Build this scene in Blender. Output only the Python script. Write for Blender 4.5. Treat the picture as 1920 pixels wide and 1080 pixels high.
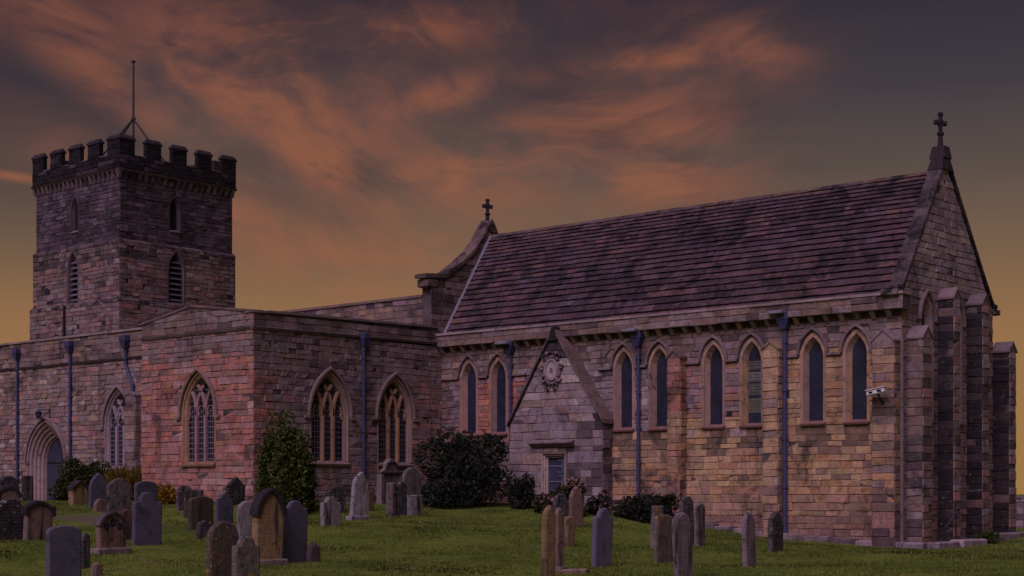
import bpy, math, random
import numpy as np
from mathutils import Vector, noise as mnoise
R = math.radians
rng = random.Random(7)
scene = bpy.context.scene
for o in list(bpy.data.objects): bpy.data.objects.remove(o)
col = scene.collection

# ------------------------------------------------------------------ camera, world, sun, exposure
F = 2921.0; HY = 926.0; ZC = 1.7                     # focal length and horizon of the photograph, eye height
_s, _c = .6562, .7546; _n = math.hypot(_s, _c); S_, C_ = _s/_n, _c/_n
FWD = (-S_, C_, 0.0); RIGHT = (C_, S_, 0.0)           # x = east, y = north
cam = bpy.data.cameras.new('camera'); camo = bpy.data.objects.new('camera', cam); col.objects.link(camo)
cam.sensor_width = 36; cam.lens = 36*F/1920; cam.shift_y = (HY-540)/1920; cam.clip_end = 8000; cam.clip_start = .5
camo.location = (0, 0, ZC); camo.rotation_euler = (R(90), 0, math.atan2(S_, C_)); scene.camera = camo
scene.render.resolution_x = 1024; scene.render.resolution_y = 576
SUN_EL = 47.0; SUN_AZ = 164.0                         # compass bearing of the light (soft glow from the south)
sd = bpy.data.lights.new('sun', 'SUN'); so = bpy.data.objects.new('sun', sd); col.objects.link(so)
sd.energy = 1.8; sd.angle = R(45); sd.color = (1.0, .75, 1.0)
sv = Vector((math.sin(R(SUN_AZ))*math.cos(R(SUN_EL)), math.cos(R(SUN_AZ))*math.cos(R(SUN_EL)), math.sin(R(SUN_EL))))
so.rotation_euler = (-sv).to_track_quat('-Z', 'Y').to_euler(); so.location = (0, -20, 40)
vs = scene.view_settings; vs.view_transform = 'Standard'; vs.look = 'None'; vs.gamma = 1; vs.use_curve_mapping = False
vs.exposure = 0.22

def lin(r, g, b):
    return tuple(((v/255)/12.92 if v/255 <= .04045 else ((v/255+.055)/1.055)**2.4) for v in (r, g, b)) + (1.0,)

class NT:
    """small helper for node trees"""
    def __init__(s, tree): s.t = tree; s.n = tree.nodes; s.l = tree.links; s.n.clear()
    def add(s, kind, **kw):
        n = s.n.new(kind)
        for k, v in kw.items(): setattr(n, k, v)
        return n
    def put(s, sock, v):
        if isinstance(v, bpy.types.NodeSocket): s.l.new(v, sock)
        else: sock.default_value = v
    def math(s, op, a, b=0.0, c=None, clamp=False):
        n = s.add('ShaderNodeMath', operation=op); n.use_clamp = clamp
        s.put(n.inputs[0], a); s.put(n.inputs[1], b)
        if c is not None: s.put(n.inputs[2], c)
        return n.outputs[0]
    def vmath(s, op, a, b=(0, 0, 0)):
        n = s.add('ShaderNodeVectorMath', operation=op); s.put(n.inputs[0], a); s.put(n.inputs[1], b)
        return n.outputs['Value'] if op in ('DOT_PRODUCT', 'LENGTH') else n.outputs[0]
    def mix(s, f, a, b, mode='MIX'):
        n = s.add('ShaderNodeMix', data_type='RGBA', blend_type=mode)
        s.put(n.inputs[0], f); s.put(n.inputs[6], a); s.put(n.inputs[7], b); return n.outputs[2]
    def noise(s, vec, scale, detail=4, rough=.55, dist=0.0):
        n = s.add('ShaderNodeTexNoise'); s.put(n.inputs['Vector'], vec)
        n.inputs['Scale'].default_value = scale; n.inputs['Detail'].default_value = detail
        n.inputs['Roughness'].default_value = rough; n.inputs['Distortion'].default_value = dist
        return n.outputs['Fac'], n.outputs['Color']
    def smooth(s, v, a, b, lo=0.0, hi=1.0):
        n = s.add('ShaderNodeMapRange', interpolation_type='SMOOTHSTEP'); s.put(n.inputs[0], v)
        for i, q in enumerate((a, b, lo, hi)): n.inputs[i+1].default_value = q
        return n.outputs[0]
    def ramp(s, f, stops):
        n = s.add('ShaderNodeValToRGB'); s.put(n.inputs[0], f); e = n.color_ramp.elements
        while len(e) < len(stops): e.new(.5)
        for k, (p, c) in zip(e, stops): k.position = p; k.color = c
        return n.outputs[0]

# ---- dusk sky: a faint physical sky plus the afterglow and the wisps of lit cirrus, all in world directions
world = bpy.data.worlds.new('World'); scene.world = world; world.use_nodes = True
W = NT(world.node_tree)
dirv = W.vmath('NORMALIZE', W.add('ShaderNodeTexCoord').outputs['Generated'])
fz = W.add('ShaderNodeSeparateXYZ'); W.l.new(dirv, fz.inputs[0])
el = W.math('ARCSINE', fz.outputs[2])
az = W.math('ARCTAN2', W.vmath('DOT_PRODUCT', dirv, RIGHT), W.vmath('DOT_PRODUCT', dirv, FWD))
grad = W.ramp(W.math('MULTIPLY', el, 2.0, clamp=True), [
    (0.00, lin(158, 122, 68)), (.11, lin(158, 118, 70)), (.21, lin(148, 110, 70)), (.30, lin(122, 95, 70)), (.40, lin(90, 76, 67)),
    (.50, lin(64, 57, 61)), (.62, lin(44, 40, 49)), (1.0, lin(34, 31, 40))])
warp = W.noise(W.vmath('MULTIPLY', dirv, (1, 1, 1.6)), 3.2, 3, .5)[1]
wv = W.vmath('ADD', W.vmath('MULTIPLY', dirv, (1.0, 1.0, 2.3)), W.vmath('MULTIPLY', W.vmath('SUBTRACT', warp, (.5, .5, .5)), (.26, .26, .34)))
n_big = W.noise(wv, 4.6, 4, .55, .3)[0]
n_fine = W.noise(wv, 12.0, 5, .60, .35)[0]
n_wisp = W.noise(W.vmath('MULTIPLY', wv, (1, 1, 2.2)), 30.0, 4, .6, .8)[0]
def blob(px, py, sx, sy, ang=0.0):
    """soft patch of cloud round the direction of a point in the sky"""
    a0 = math.atan((px-960)/F); e0 = math.atan((HY-py)/F*math.cos(a0)); ca, sa = math.cos(R(ang)), math.sin(R(ang))
    da = W.math('SUBTRACT', az, a0); de = W.math('SUBTRACT', el, e0)
    u = W.math('ADD', W.math('MULTIPLY', da, ca/(sx/F)), W.math('MULTIPLY', de, sa/(sx/F)))
    v = W.math('SUBTRACT', W.math('MULTIPLY', de, ca/(sy/F)), W.math('MULTIPLY', da, sa/(sy/F)))
    q = W.math('ADD', W.math('MULTIPLY', u, u), W.math('MULTIPLY', v, v))
    return W.math('EXPONENT', W.math('MULTIPLY', q, -1.0))
lit = None
for b in [(120, 90, 330, 45, -33), (60, 20, 200, 60, -20), (480, 150, 300, 120, -25), (560, 260, 220, 70, -35), (800, 190, 120, 30, 18), (700, 60, 230, 40, 5),
          (1130, 215, 200, 40, 10), (1270, 280, 150, 90, -40), (1240, 110, 240, 22, 6), (1400, 85, 110, 50, -20), (1230, 340, 200, 60, -15),
          (700, 500, 330, 70, -10), (880, 330, 300, 60, 10), (350, 380, 300, 60, -20), (20, 330, 90, 9, -5)]:
    v = blob(*b); lit = v if lit is None else W.math('MAXIMUM', lit, v)
rightclear = W.smooth(az, .10, .24, 1.0, 0.0)
general = W.math('MULTIPLY', W.smooth(n_big, .36, .66), rightclear)
cov = W.math('ADD', W.math('MULTIPLY', lit, .9), W.math('MULTIPLY', general, .26))
tex = W.math('ADD', W.math('MULTIPLY', n_fine, 1.15), W.math('MULTIPLY', n_wisp, .32))
cl = W.math('MULTIPLY', cov, W.smooth(tex, .50, .95, .18, 1.0), clamp=True)
dark = W.math('MULTIPLY', W.math('MULTIPLY', W.smooth(n_big, .62, .40), W.smooth(el, .10, .26)), rightclear)
for b in [(820, 60, 150, 60, 0), (1180, 60, 170, 50, 0), (1330, 210, 120, 40, 10), (90, 210, 110, 50, -30), (640, 330, 120, 50, 0)]:
    dark = W.math('MAXIMUM', dark, W.math('MULTIPLY', blob(*b), .8))
base = W.mix(W.math('MULTIPLY', dark, .62), grad, lin(46, 39, 46))
cloudcol = W.ramp(W.math('MULTIPLY', el, 2.0, clamp=True), [(.1, lin(165, 108, 80)), (.3, lin(152, 96, 68)), (.62, lin(132, 78, 58)), (1.0, lin(70, 48, 50))])
skycol = W.mix(W.math('MULTIPLY', cl, .92), base, cloudcol)
sky = W.add('ShaderNodeTexSky', sky_type='NISHITA'); sky.sun_disc = False
sky.sun_elevation = R(SUN_EL); sky.sun_rotation = R(SUN_AZ); sky.altitude = 20; sky.dust_density = 2.5
bg1 = W.add('ShaderNodeBackground'); W.l.new(skycol, bg1.inputs[0]); bg1.inputs[1].default_value = .80
bg2 = W.add('ShaderNodeBackground'); W.l.new(W.mix(.6, sky.outputs[0], (1.6, 1.2, 2.2, 1)), bg2.inputs[0]); bg2.inputs[1].default_value = .003
ad = W.add('ShaderNodeAddShader'); W.l.new(bg1.outputs[0], ad.inputs[0]); W.l.new(bg2.outputs[0], ad.inputs[1])
W.l.new(ad.outputs[0], W.add('ShaderNodeOutputWorld').inputs[0])

# ------------------------------------------------------------------ materials
def mat(name, color=(1, 1, 1), tint=True, rough=.9, var=.25, vscale=3.0, bump=.4, bscale=14, spots=None, spec=.3, metal=0.0, streak=None, lines=None):
    m = bpy.data.materials.new(name); m.use_nodes = True; T = NT(m.node_tree)
    pos = T.add('ShaderNodeNewGeometry').outputs['Position']
    c = T.add('ShaderNodeAttribute', attribute_name='tint').outputs['Color'] if tint else None
    base = T.mix(1.0, c, color+(1,), 'MULTIPLY') if c is not None else color+(1,)
    n1 = T.noise(pos, vscale, 4, .65)[0]; n2 = T.noise(pos, vscale*6.3, 3, .7)[0]
    k = T.math('ADD', T.math('MULTIPLY', T.math('SUBTRACT', n1, .5), 2*var*1.5), T.math('MULTIPLY', T.math('SUBTRACT', n2, .5), 2*var*1.2))
    k = T.math('ADD', k, 1.0)
    g = T.add('ShaderNodeCombineColor')
    for i in range(3): T.l.new(k, g.inputs[i])
    base = T.mix(1.0, base, g.outputs[0], 'MULTIPLY')
    for sp in (spots or []):                       # (colour, scale, lo, hi): lichen, soot, moss
        f = T.smooth(T.noise(T.vmath('ADD', pos, (sp[1]*7.1, 3.3, 1.7)), sp[1], 3, .7, .4)[0], sp[2], sp[3])
        base = T.mix(f, base, sp[0]+(1,))
    if streak:                                     # run-off stains, stretched down the wall
        f = T.smooth(T.noise(T.vmath('MULTIPLY', pos, (1, 1, .12)), streak[1], 4, .6)[0], streak[2], streak[3])
        base = T.mix(f, base, streak[0]+(1,))
    if lines:                                      # worn lines of lettering, too weathered to read
        ob = T.add('ShaderNodeTexCoord').outputs['Object']; sx = T.add('ShaderNodeSeparateXYZ'); T.l.new(ob, sx.inputs[0])
        w = T.math('SINE', T.math('MULTIPLY', sx.outputs[2], 2*math.pi/lines[0]))
        br = T.noise(T.vmath('MULTIPLY', ob, (1, 1, .3)), 38, 2, .5)[0]
        f = T.math('MULTIPLY', T.smooth(w, .1, .7), T.smooth(br, .42, .55))
        f = T.math('MULTIPLY', f, T.smooth(T.noise(ob, 3.0, 2)[0], .36, .56))
        base = T.mix(T.math('MULTIPLY', f, lines[1]), base, lines[2]+(1,))
    p = T.add('ShaderNodeBsdfPrincipled'); T.put(p.inputs['Base Color'], base)
    p.inputs['Roughness'].default_value = rough; p.inputs['Metallic'].default_value = metal
    p.inputs['Specular IOR Level'].default_value = spec
    if bump:
        b = T.add('ShaderNodeBump'); b.inputs['Strength'].default_value = bump; b.inputs['Distance'].default_value = .03
        h = T.noise(pos, bscale*.5, 5, .7)[0]
        T.l.new(h, b.inputs['Height']); T.l.new(b.outputs[0], p.inputs['Normal'])
    T.l.new(p.outputs[0], T.add('ShaderNodeOutputMaterial').inputs[0]); return m
SOOT = (.028, .024, .030)
M = {}
M['stone'] = mat('weathered sandstone', var=.46, vscale=2.6, bump=1.0, bscale=16, spots=[(SOOT, .9, .50, .80), ((.36, .29, .25), 6.0, .60, .84), (SOOT, 4.0, .54, .84)], streak=((.05, .042, .05), 1.5, .56, .80), spec=.12)
M['darkstone'] = mat('soot blackened sandstone', var=.4, vscale=2.4, bump=.9, bscale=11, spots=[(SOOT, 1.3, .42, .66)], spec=.1)
M['mortar'] = mat('old lime mortar', (.105, .082, .088), tint=False, var=.35, vscale=1.6, bump=.6, spots=[(SOOT, 1.1, .45, .7)], spec=.1)
M['sootmortar'] = mat('soot blackened mortar', (.035, .028, .034), tint=False, var=.3, vscale=1.6, bump=.5, spec=.1)
M['dressed'] = mat('dressed sandstone', var=.26, vscale=3, bump=.5, bscale=16, spots=[(SOOT, 2.6, .54, .80)], spec=.12)
M['slate'] = mat('sandstone roof slate', var=.45, vscale=3.2, bump=1.0, bscale=20, spots=[(SOOT, .9, .48, .68), (SOOT, 5.0, .54, .72), ((.22, .13, .13), 4.2, .64, .78)], spec=.1)
M['lead'] = mat('weathered lead', (.20, .19, .25), tint=False, rough=.55, var=.2, bump=.15)
M['pipe'] = mat('blue grey painted iron', (.048, .050, .125), tint=False, rough=.5, var=.25, vscale=4, bump=.15, spec=.4)
M['iron'] = mat('black iron', (.02, .02, .025), tint=False, rough=.5, var=.2, bump=.1)
M['pole'] = mat('grey flagpole paint', (.05, .045, .055), tint=False, rough=.5, var=.2, bump=0)
M['glass'] = mat('dark leaded glass', (.012, .012, .022), tint=False, rough=.28, var=.5, vscale=6, bump=.12, bscale=9, spec=.35)
M['lancetglass'] = mat('guarded lancet glass', (.020, .024, .045), tint=False, rough=.5, var=.8, vscale=1.5, bump=.2, bscale=40, spec=.25)
M['leading'] = mat('lead cames', (.21, .21, .30), tint=False, rough=.6, var=.2, bump=0)
M['guard'] = mat('wire window guard', (.035, .040, .07), tint=False, rough=.7, var=.4, bump=0)
M['door'] = mat('old dark blue door boards', (.040, .042, .075), tint=False, rough=.6, var=.5, vscale=2, bump=.4)
M['white'] = mat('white plastic housing', (.72, .70, .74), tint=False, rough=.4, var=.06, bump=0)
M['void'] = mat('dark interior', (.01, .009, .011), tint=False, var=.2, bump=0)
M['leaf'] = mat('leaves', var=.3, vscale=5, bump=0, rough=.75, spec=.2)
M['bark'] = mat('bark', (.06, .045, .035), tint=False, var=.4, bump=.5)
M['flower'] = mat('flower heads', var=.25, vscale=9, bump=0, rough=.8)
M['grassblade'] = mat('grass blades', var=.2, vscale=.8, bump=0, rough=.8, spec=.15)
M['slategrave'] = mat('blue slate headstone', var=.22, vscale=4, bump=.25, bscale=30, rough=.75, spots=[((.17, .17, .19), 9, .62, .8), ((.04, .037, .05), 2.5, .5, .72)], lines=(.075, .22, (.2, .19, .26)))
M['sandgrave'] = mat('sandstone headstone', var=.34, vscale=4, bump=.7, bscale=22, spots=[((.045, .04, .045), 4.5, .56, .72)], lines=(.09, .3, (.05, .04, .04)), streak=((.03, .026, .03), 5.0, .50, .70), spec=.12)
M['lichengrave'] = mat('lichen grown headstone', var=.34, vscale=4, bump=.8, bscale=22, spots=[((.04, .04, .05), 5, .56, .7), ((.30, .17, .05), 6.5, .60, .68), ((.30, .30, .29), 12, .60, .70)], streak=((.035, .03, .03), 6.0, .50, .70), spec=.12)
M['darkgrave'] = mat('blackened headstone', var=.4, vscale=5, bump=.8, bscale=22, spots=[(SOOT, 4, .5, .62), ((.30, .29, .31), 8, .60, .70)], lines=(.09, .3, (.2, .19, .2)), streak=((.16, .145, .15), 6.0, .54, .72), spec=.12)

def ground_mat():
    m = bpy.data.materials.new('churchyard turf'); m.use_nodes = True; T = NT(m.node_tree)
    pos = T.add('ShaderNodeNewGeometry').outputs['Position']
    a = T.noise(pos, .28, 5, .6)[0]; b = T.noise(T.vmath('MULTIPLY', pos, (1.0, 1.0, 1)), 1.6, 6, .7)[0]; c = T.noise(pos, 11, 5, .7)[0]
    k = T.math('ADD', T.math('MULTIPLY', a, .5), T.math('ADD', T.math('MULTIPLY', b, .35), T.math('MULTIPLY', c, .3)))
    base = T.ramp(k, [(.36, (.035, .062, .010, 1)), (.52, (.085, .130, .020, 1)), (.64, (.15, .19, .032, 1)), (.78, (.23, .22, .06, 1))])
    soil = T.math('MULTIPLY', T.smooth(T.noise(pos, .9, 5, .75, .5)[0], .54, .68), T.smooth(T.noise(pos, .16, 2)[0], .40, .56))
    base = T.mix(T.math('MULTIPLY', soil, .75), base, (.13, .09, .055, 1))
    # worn path of bare gravel by the tower side
    sx = T.add('ShaderNodeSeparateXYZ'); T.l.new(pos, sx.inputs[0])
    d = T.vmath('LENGTH', T.vmath('MULTIPLY', T.vmath('SUBTRACT', pos, (-41.5, 28.6, .6)), (.30, .62, 0)))
    d = T.math('ADD', d, T.math('MULTIPLY', T.math('SUBTRACT', b, .5), 1.6))
    base = T.mix(T.smooth(d, 1.0, .45, 0, .8), base, (.15, .115, .10, 1))
    p = T.add('ShaderNodeBsdfPrincipled'); T.l.new(base, p.inputs['Base Color']); p.inputs['Roughness'].default_value = .95
    p.inputs['Specular IOR Level'].default_value = .1
    bm = T.add('ShaderNodeBump'); bm.inputs['Strength'].default_value = 1.0; bm.inputs['Distance'].default_value = .12
    T.l.new(T.math('ADD', T.math('MULTIPLY', c, .6), b), bm.inputs['Height']); T.l.new(bm.outputs[0], p.inputs['Normal'])
    T.l.new(p.outputs[0], T.add('ShaderNodeOutputMaterial').inputs[0]); return m
M['ground'] = ground_mat()

# ------------------------------------------------------------------ mesh helpers
def sub(a, b): return (a[0]-b[0], a[1]-b[1], a[2]-b[2])
class MB:
    def __init__(s): s.v = []; s.f = []; s.t = []; s.smooth = False
    def quad(s, a, b, c, d, tint=(1, 1, 1)):
        i = len(s.v); s.v += [a, b, c, d]; s.f.append((i, i+1, i+2, i+3)); s.t.append(tint)
    def tri(s, a, b, c, tint=(1, 1, 1)):
        i = len(s.v); s.v += [a, b, c]; s.f.append((i, i+1, i+2)); s.t.append(tint)
    def poly(s, pts, tint=(1, 1, 1)):
        i = len(s.v); s.v += list(pts); s.f.append(tuple(range(i, i+len(pts)))); s.t.append(tint)
    def hexa(s, p, tint=(1, 1, 1)):
        """p: 8 points, 0-3 lower ring, 4-7 upper ring"""
        i = len(s.v); s.v += list(p)
        for f in ((3, 2, 1, 0), (4, 5, 6, 7), (0, 1, 5, 4), (1, 2, 6, 5), (2, 3, 7, 6), (3, 0, 4, 7)):
            s.f.append(tuple(i+k for k in f)); s.t.append(tint)
    def box(s, x0, x1, y0, y1, z0, z1, tint=(1, 1, 1), bev=0.0):
        if not bev:
            return s.hexa([(x0, y0, z0), (x1, y0, z0), (x1, y1, z0), (x0, y1, z0), (x0, y0, z1), (x1, y0, z1), (x1, y1, z1), (x0, y1, z1)], tint)
        b = min(bev, (x1-x0)*.45, (y1-y0)*.45, (z1-z0)*.45)
        lay = [(z0, b), (z0+b, 0), (z1-b, 0), (z1, b)]; i = len(s.v)
        for z, o in lay:
            X0, X1, Y0, Y1 = x0+o, x1-o, y0+o, y1-o; e = b*.6 if o == 0 else b*.3
            s.v += [(X0+e, Y0, z), (X1-e, Y0, z), (X1, Y0+e, z), (X1, Y1-e, z), (X1-e, Y1, z), (X0+e, Y1, z), (X0, Y1-e, z), (X0, Y0+e, z)]
        for k in range(3):
            for j in range(8):
                a = i+8*k+j; c = i+8*k+(j+1) % 8; s.f.append((a, c, c+8, a+8)); s.t.append(tint)
        s.f.append(tuple(i+24+j for j in range(8))); s.t.append(tint); s.f.append(tuple(i+7-j for j in range(8))); s.t.append(tint)
    def tube(s, pts, r, seg=8, tint=(1, 1, 1), r1=None):
        n = len(pts); i = len(s.v); P = [Vector(p) for p in pts]
        for k, p in enumerate(P):
            d = (P[min(k+1, n-1)]-P[max(k-1, 0)]).normalized()
            a = d.cross(Vector((0, 0, 1)));  a = a if a.length > .01 else Vector((1, 0, 0)); a.normalize(); b = d.cross(a)
            rr = r if r1 is None else r+(r1-r)*k/(n-1)
            for j in range(seg):
                an = 2*math.pi*j/seg; s.v.append(tuple(p+a*rr*math.cos(an)+b*rr*math.sin(an)))
        for k in range(n-1):
            for j in range(seg):
                a = i+k*seg+j; c = i+k*seg+(j+1) % seg; s.f.append((a, c, c+seg, a+seg)); s.t.append(tint)
        s.f.append(tuple(i+j for j in range(seg))[::-1]); s.t.append(tint)
        s.f.append(tuple(i+(n-1)*seg+j for j in range(seg))); s.t.append(tint)
    def lathe(s, c, prof, seg=12, tint=(1, 1, 1)):
        i = len(s.v)
        for (r, z) in prof:
            for j in range(seg):
                an = 2*math.pi*j/seg; s.v.append((c[0]+r*math.cos(an), c[1]+r*math.sin(an), c[2]+z))
        for k in range(len(prof)-1):
            for j in range(seg):
                a = i+k*seg+j; b = i+k*seg+(j+1) % seg; s.f.append((a, b, b+seg, a+seg)); s.t.append(tint)
        s.f.append(tuple(i+j for j in range(seg))[::-1]); s.t.append(tint)
        s.f.append(tuple(i+(len(prof)-1)*seg+j for j in range(seg))); s.t.append(tint)

WLOC = {}
def tag(o, label=None, cat=None, group=None, kind=None):
    if label: o['label'] = label
    if cat: o['category'] = cat
    if group: o['group'] = group
    if kind: o['kind'] = kind
    return o
def empty(name, loc, rz=0.0):
    o = bpy.data.objects.new(name, None); col.objects.link(o); o.location = loc; o.rotation_euler = (0, 0, rz); o.empty_display_size = .3
    WLOC[o.name] = tuple(loc); return o
def build(mb, name, material, parent=None, origin=None, smooth=False, local=False):
    """one mesh object; vertices are given in world coordinates (local=True: already relative to origin)"""
    pl = WLOC.get(parent.name, (0, 0, 0)) if parent else (0, 0, 0)
    org = origin if origin is not None else pl
    me = bpy.data.meshes.new(name)
    vs_ = mb.v if local else [(x-org[0], y-org[1], z-org[2]) for x, y, z in mb.v]
    me.from_pydata(vs_, [], mb.f)
    a = me.attributes.new('tint', 'FLOAT_COLOR', 'FACE')
    a.data.foreach_set('color', np.array([c for t in mb.t for c in (t[0], t[1], t[2], 1.0)], dtype=np.float32))
    if smooth: me.polygons.foreach_set('use_smooth', [True]*len(me.polygons))
    me.materials.append(M[material] if isinstance(material, str) else material)
    me.update()
    o = bpy.data.objects.new(name, me); col.objects.link(o)
    if parent: o.parent = parent
    o.location = sub(org, pl) if (parent and not local) else (org if not parent else sub(org, pl))
    WLOC[o.name] = tuple(org); return o
def jit(c, v=.12, h=.03, r=rng):
    k = 1+r.uniform(-v, v); return tuple(max(.004, x*k*(1+r.uniform(-h, h))) for x in c)
def mixc(a, b, t): return tuple(x+(y-x)*t for x, y in zip(a, b))
def nz(x, y, z=0.0): return mnoise.noise(Vector((x, y, z)))

def onN(x, y, N):
    u = (x-960)/F; t = N/(C_+S_*u); return (t*(C_*u-S_), N, t*(HY-y)/F+ZC)
def at(x, y, t):
    u = (x-960)/F; return (t*(C_*u-S_), t*(C_+S_*u), ZC+t*(HY-y)/F)
def depth(E, N): return -E*S_+N*C_
def pix(E, N, z):
    f = depth(E, N); return (960+F*(E*C_+N*S_)/f, HY-F*(z-ZC)/f)

# ------------------------------------------------------------------ the ground
GP = []
for x, y, t in [(1128, 1061, 36.2), (1405, 1061, 37.6), (1285, 1086, 34.2), (1020, 1086, 34), (1452, 1033, 42.3), (500, 1060, 36.5), (120, 1095, 33), (275, 1023, 42),
                (550, 1055, 37.5), (208, 1040, 38.5), (70, 1013, 40.5), (20, 1013, 41), (672, 980, 51), (620, 985, 50), (222, 960, 55), (185, 953, 54), (147, 947, 59),
                (1080, 985, 47), (1245, 1055, 39), (1230, 1027, 43), (1290, 1020, 44.5), (420, 980, 50), (375, 992, 48), (745, 967, 53), (775, 966, 53.5), (355, 970, 52), (440, 945, 55), (50, 938, 64)]:
    GP.append(at(x, y, t))
GP += [(-22.7, 44.5, -.04), (-26.5, 44.3, .12), (-30.2, 44.3, .46), (-33, 44, 1.0), (-36.5, 43.6, 1.35), (-40, 42.8, 1.45), (-42.2, 38, 1.5), (-42.5, 34.8, 1.5), (-46, 34.8, 1.5), (-50, 36, 1.5),
       (-56, 38, 1.42), (-62, 38, 1.40), (-70, 38, 1.35), (-22, 49, .05), (-21.5, 53, .25), (-10, 45, -.1), (-10, 20, -.2), (0, 0, 0), (-8, 10, -.1), (-20, 12, -.25), (-35, 12, 0), (-50, 22, .6), (5, 60, -.1), (-25, 70, .1), (-60, 28, 1.1)]
GP = np.array(GP)
def ground_np(E, N):
    E = np.asarray(E, float); N = np.asarray(N, float)
    d2 = (E[..., None]-GP[:, 0])**2+(N[..., None]-GP[:, 1])**2
    w = 1/(d2+7.0)**2
    z = (w*GP[:, 2]).sum(-1)/w.sum(-1)
    far = np.clip((np.hypot(E+35, N-35)-60)/120, 0, 1)
    return z*(1-far)+0.1*far
def gz(E, N): return float(ground_np(np.array([E]), np.array([N]))[0])
def hit(x, y):
    """where the sight line through a point of the photograph meets the ground"""
    ts = np.arange(26, 80, .1); u = (x-960)/F
    E = ts*(C_*u-S_); N = ts*(C_+S_*u); zr = ZC+ts*(HY-y)/F; g = ground_np(E, N)
    k = np.argmax(g >= zr) if (g >= zr).any() else len(ts)-1
    return (float(E[k]), float(N[k]), float(g[k]), float(ts[k]))

def axis(lo, hi, step, out):
    a = list(np.arange(lo, hi+1e-6, step)); s = step
    L, H = [a[0]], [a[-1]]
    while H[-1] < out: s *= 1.35; H.append(H[-1]+s); L.append(L[-1]-s)
    return np.array(L[:0:-1]+a+H[1:])
gx = axis(-76, -8, .5, 4500); gy = axis(10, 60, .5, 4500)
XX, YY = np.meshgrid(gx, gy); ZZ = ground_np(XX, YY)
for i in range(ZZ.shape[0]):
    if not 5 < gy[i] < 64: continue
    for j in range(ZZ.shape[1]):
        if -80 < gx[j] < -5: ZZ[i, j] += .035*nz(gx[j]*.55, gy[j if False else i]*.55) + .015*nz(gx[j]*1.7, gy[i]*1.7, 5)
gm = MB(); nx_ = len(gx)
gm.v = [tuple(p) for p in np.stack([XX, YY, ZZ], -1).reshape(-1, 3)]
gm.f = [(i*nx_+j, i*nx_+j+1, (i+1)*nx_+j+1, (i+1)*nx_+j) for i in range(len(gy)-1) for j in range(nx_-1)]; gm.t = [(1, 1, 1)]*len(gm.f)
tag(build(gm, 'ground', 'ground', smooth=True), 'mown green churchyard lawn rising towards the church', 'ground', kind='structure')

# ------------------------------------------------------------------ masonry
class Frame:
    """wall plane: u along the wall, z up, d outwards"""
    def __init__(s, o, u, n): s.o = o; s.u = u; s.n = n
    def p(s, u, z, d=0.0): return (s.o[0]+u*s.u[0]+d*s.n[0], s.o[1]+u*s.u[1]+d*s.n[1], z)
def south(N): return Frame((0, N), (1, 0), (0, -1))     # u = easting
def east(E): return Frame((E, 0), (0, 1), (1, 0))       # u = northing
def west(E): return Frame((E, 0), (0, -1), (-1, 0))     # u = -northing
def north(N): return Frame((0, N), (-1, 0), (0, 1))     # u = -easting
def arch_interval(uc, half, sill, spring, apex):
    rise = apex-spring; Rr = (rise*rise+half*half)/(2*half)
    def f(z):
        if z <= sill or z >= apex: return None
        if z <= spring: return (uc-half, uc+half)
        w = math.sqrt(max(0, Rr*Rr-(z-spring)**2))-(Rr-half); return (uc-w, uc+w) if w > 0 else None
    f.uc = uc; f.sill = sill; f.apex = apex; return f
def rect_interval(u0, u1, z0, z1):
    f = lambda z: (u0, u1) if z0 < z < z1 else None
    f.uc = (u0+u1)/2; f.sill = z0; f.apex = z1; f.rect = 1; return f
def course_spans(za, zb, bl, br, holes):
    e = 1e-4; sp = [[bl(za), bl(zb), br(za), br(zb)]]
    for h in holes:
        ia, ib = h(za+e), h(zb-e)
        if ia is None and ib is None:
            im = h((za+zb)/2)
            if im is None: continue
            ia = ib = im
        ia = ia or (ib if za < h.sill else (h.uc, h.uc)); ib = ib or (ia if zb > h.apex and h(h.apex-e) and h(h.apex-e)[1]-h(h.apex-e)[0] > .3 else (h.uc, h.uc))
        out = []
        for la, lb, ra, rb in sp:
            if max(ra, rb) <= min(ia[0], ib[0]) or min(la, lb) >= max(ia[1], ib[1]): out.append([la, lb, ra, rb]); continue
            if min(ia[0]-la, ib[0]-lb) > -.02 and max(ia[0]-la, ib[0]-lb) > .02: out.append([la, lb, ia[0], ib[0]])
            if min(ra-ia[1], rb-ib[1]) > -.02 and max(ra-ia[1], rb-ib[1]) > .02: out.append([ia[1], ib[1], ra, rb])
        sp = out
    return [s for s in sp if (s[2]-s[0]+s[3]-s[1]) > .05]
def levels(z0, z1, h0, h1, r):
    L = [z0]
    while L[-1] < z1-h0*.4: L.append(L[-1]+r.uniform(h0, h1))
    k = (z1-z0)/(L[-1]-z0); return [z0+(z-z0)*k for z in L]
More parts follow.
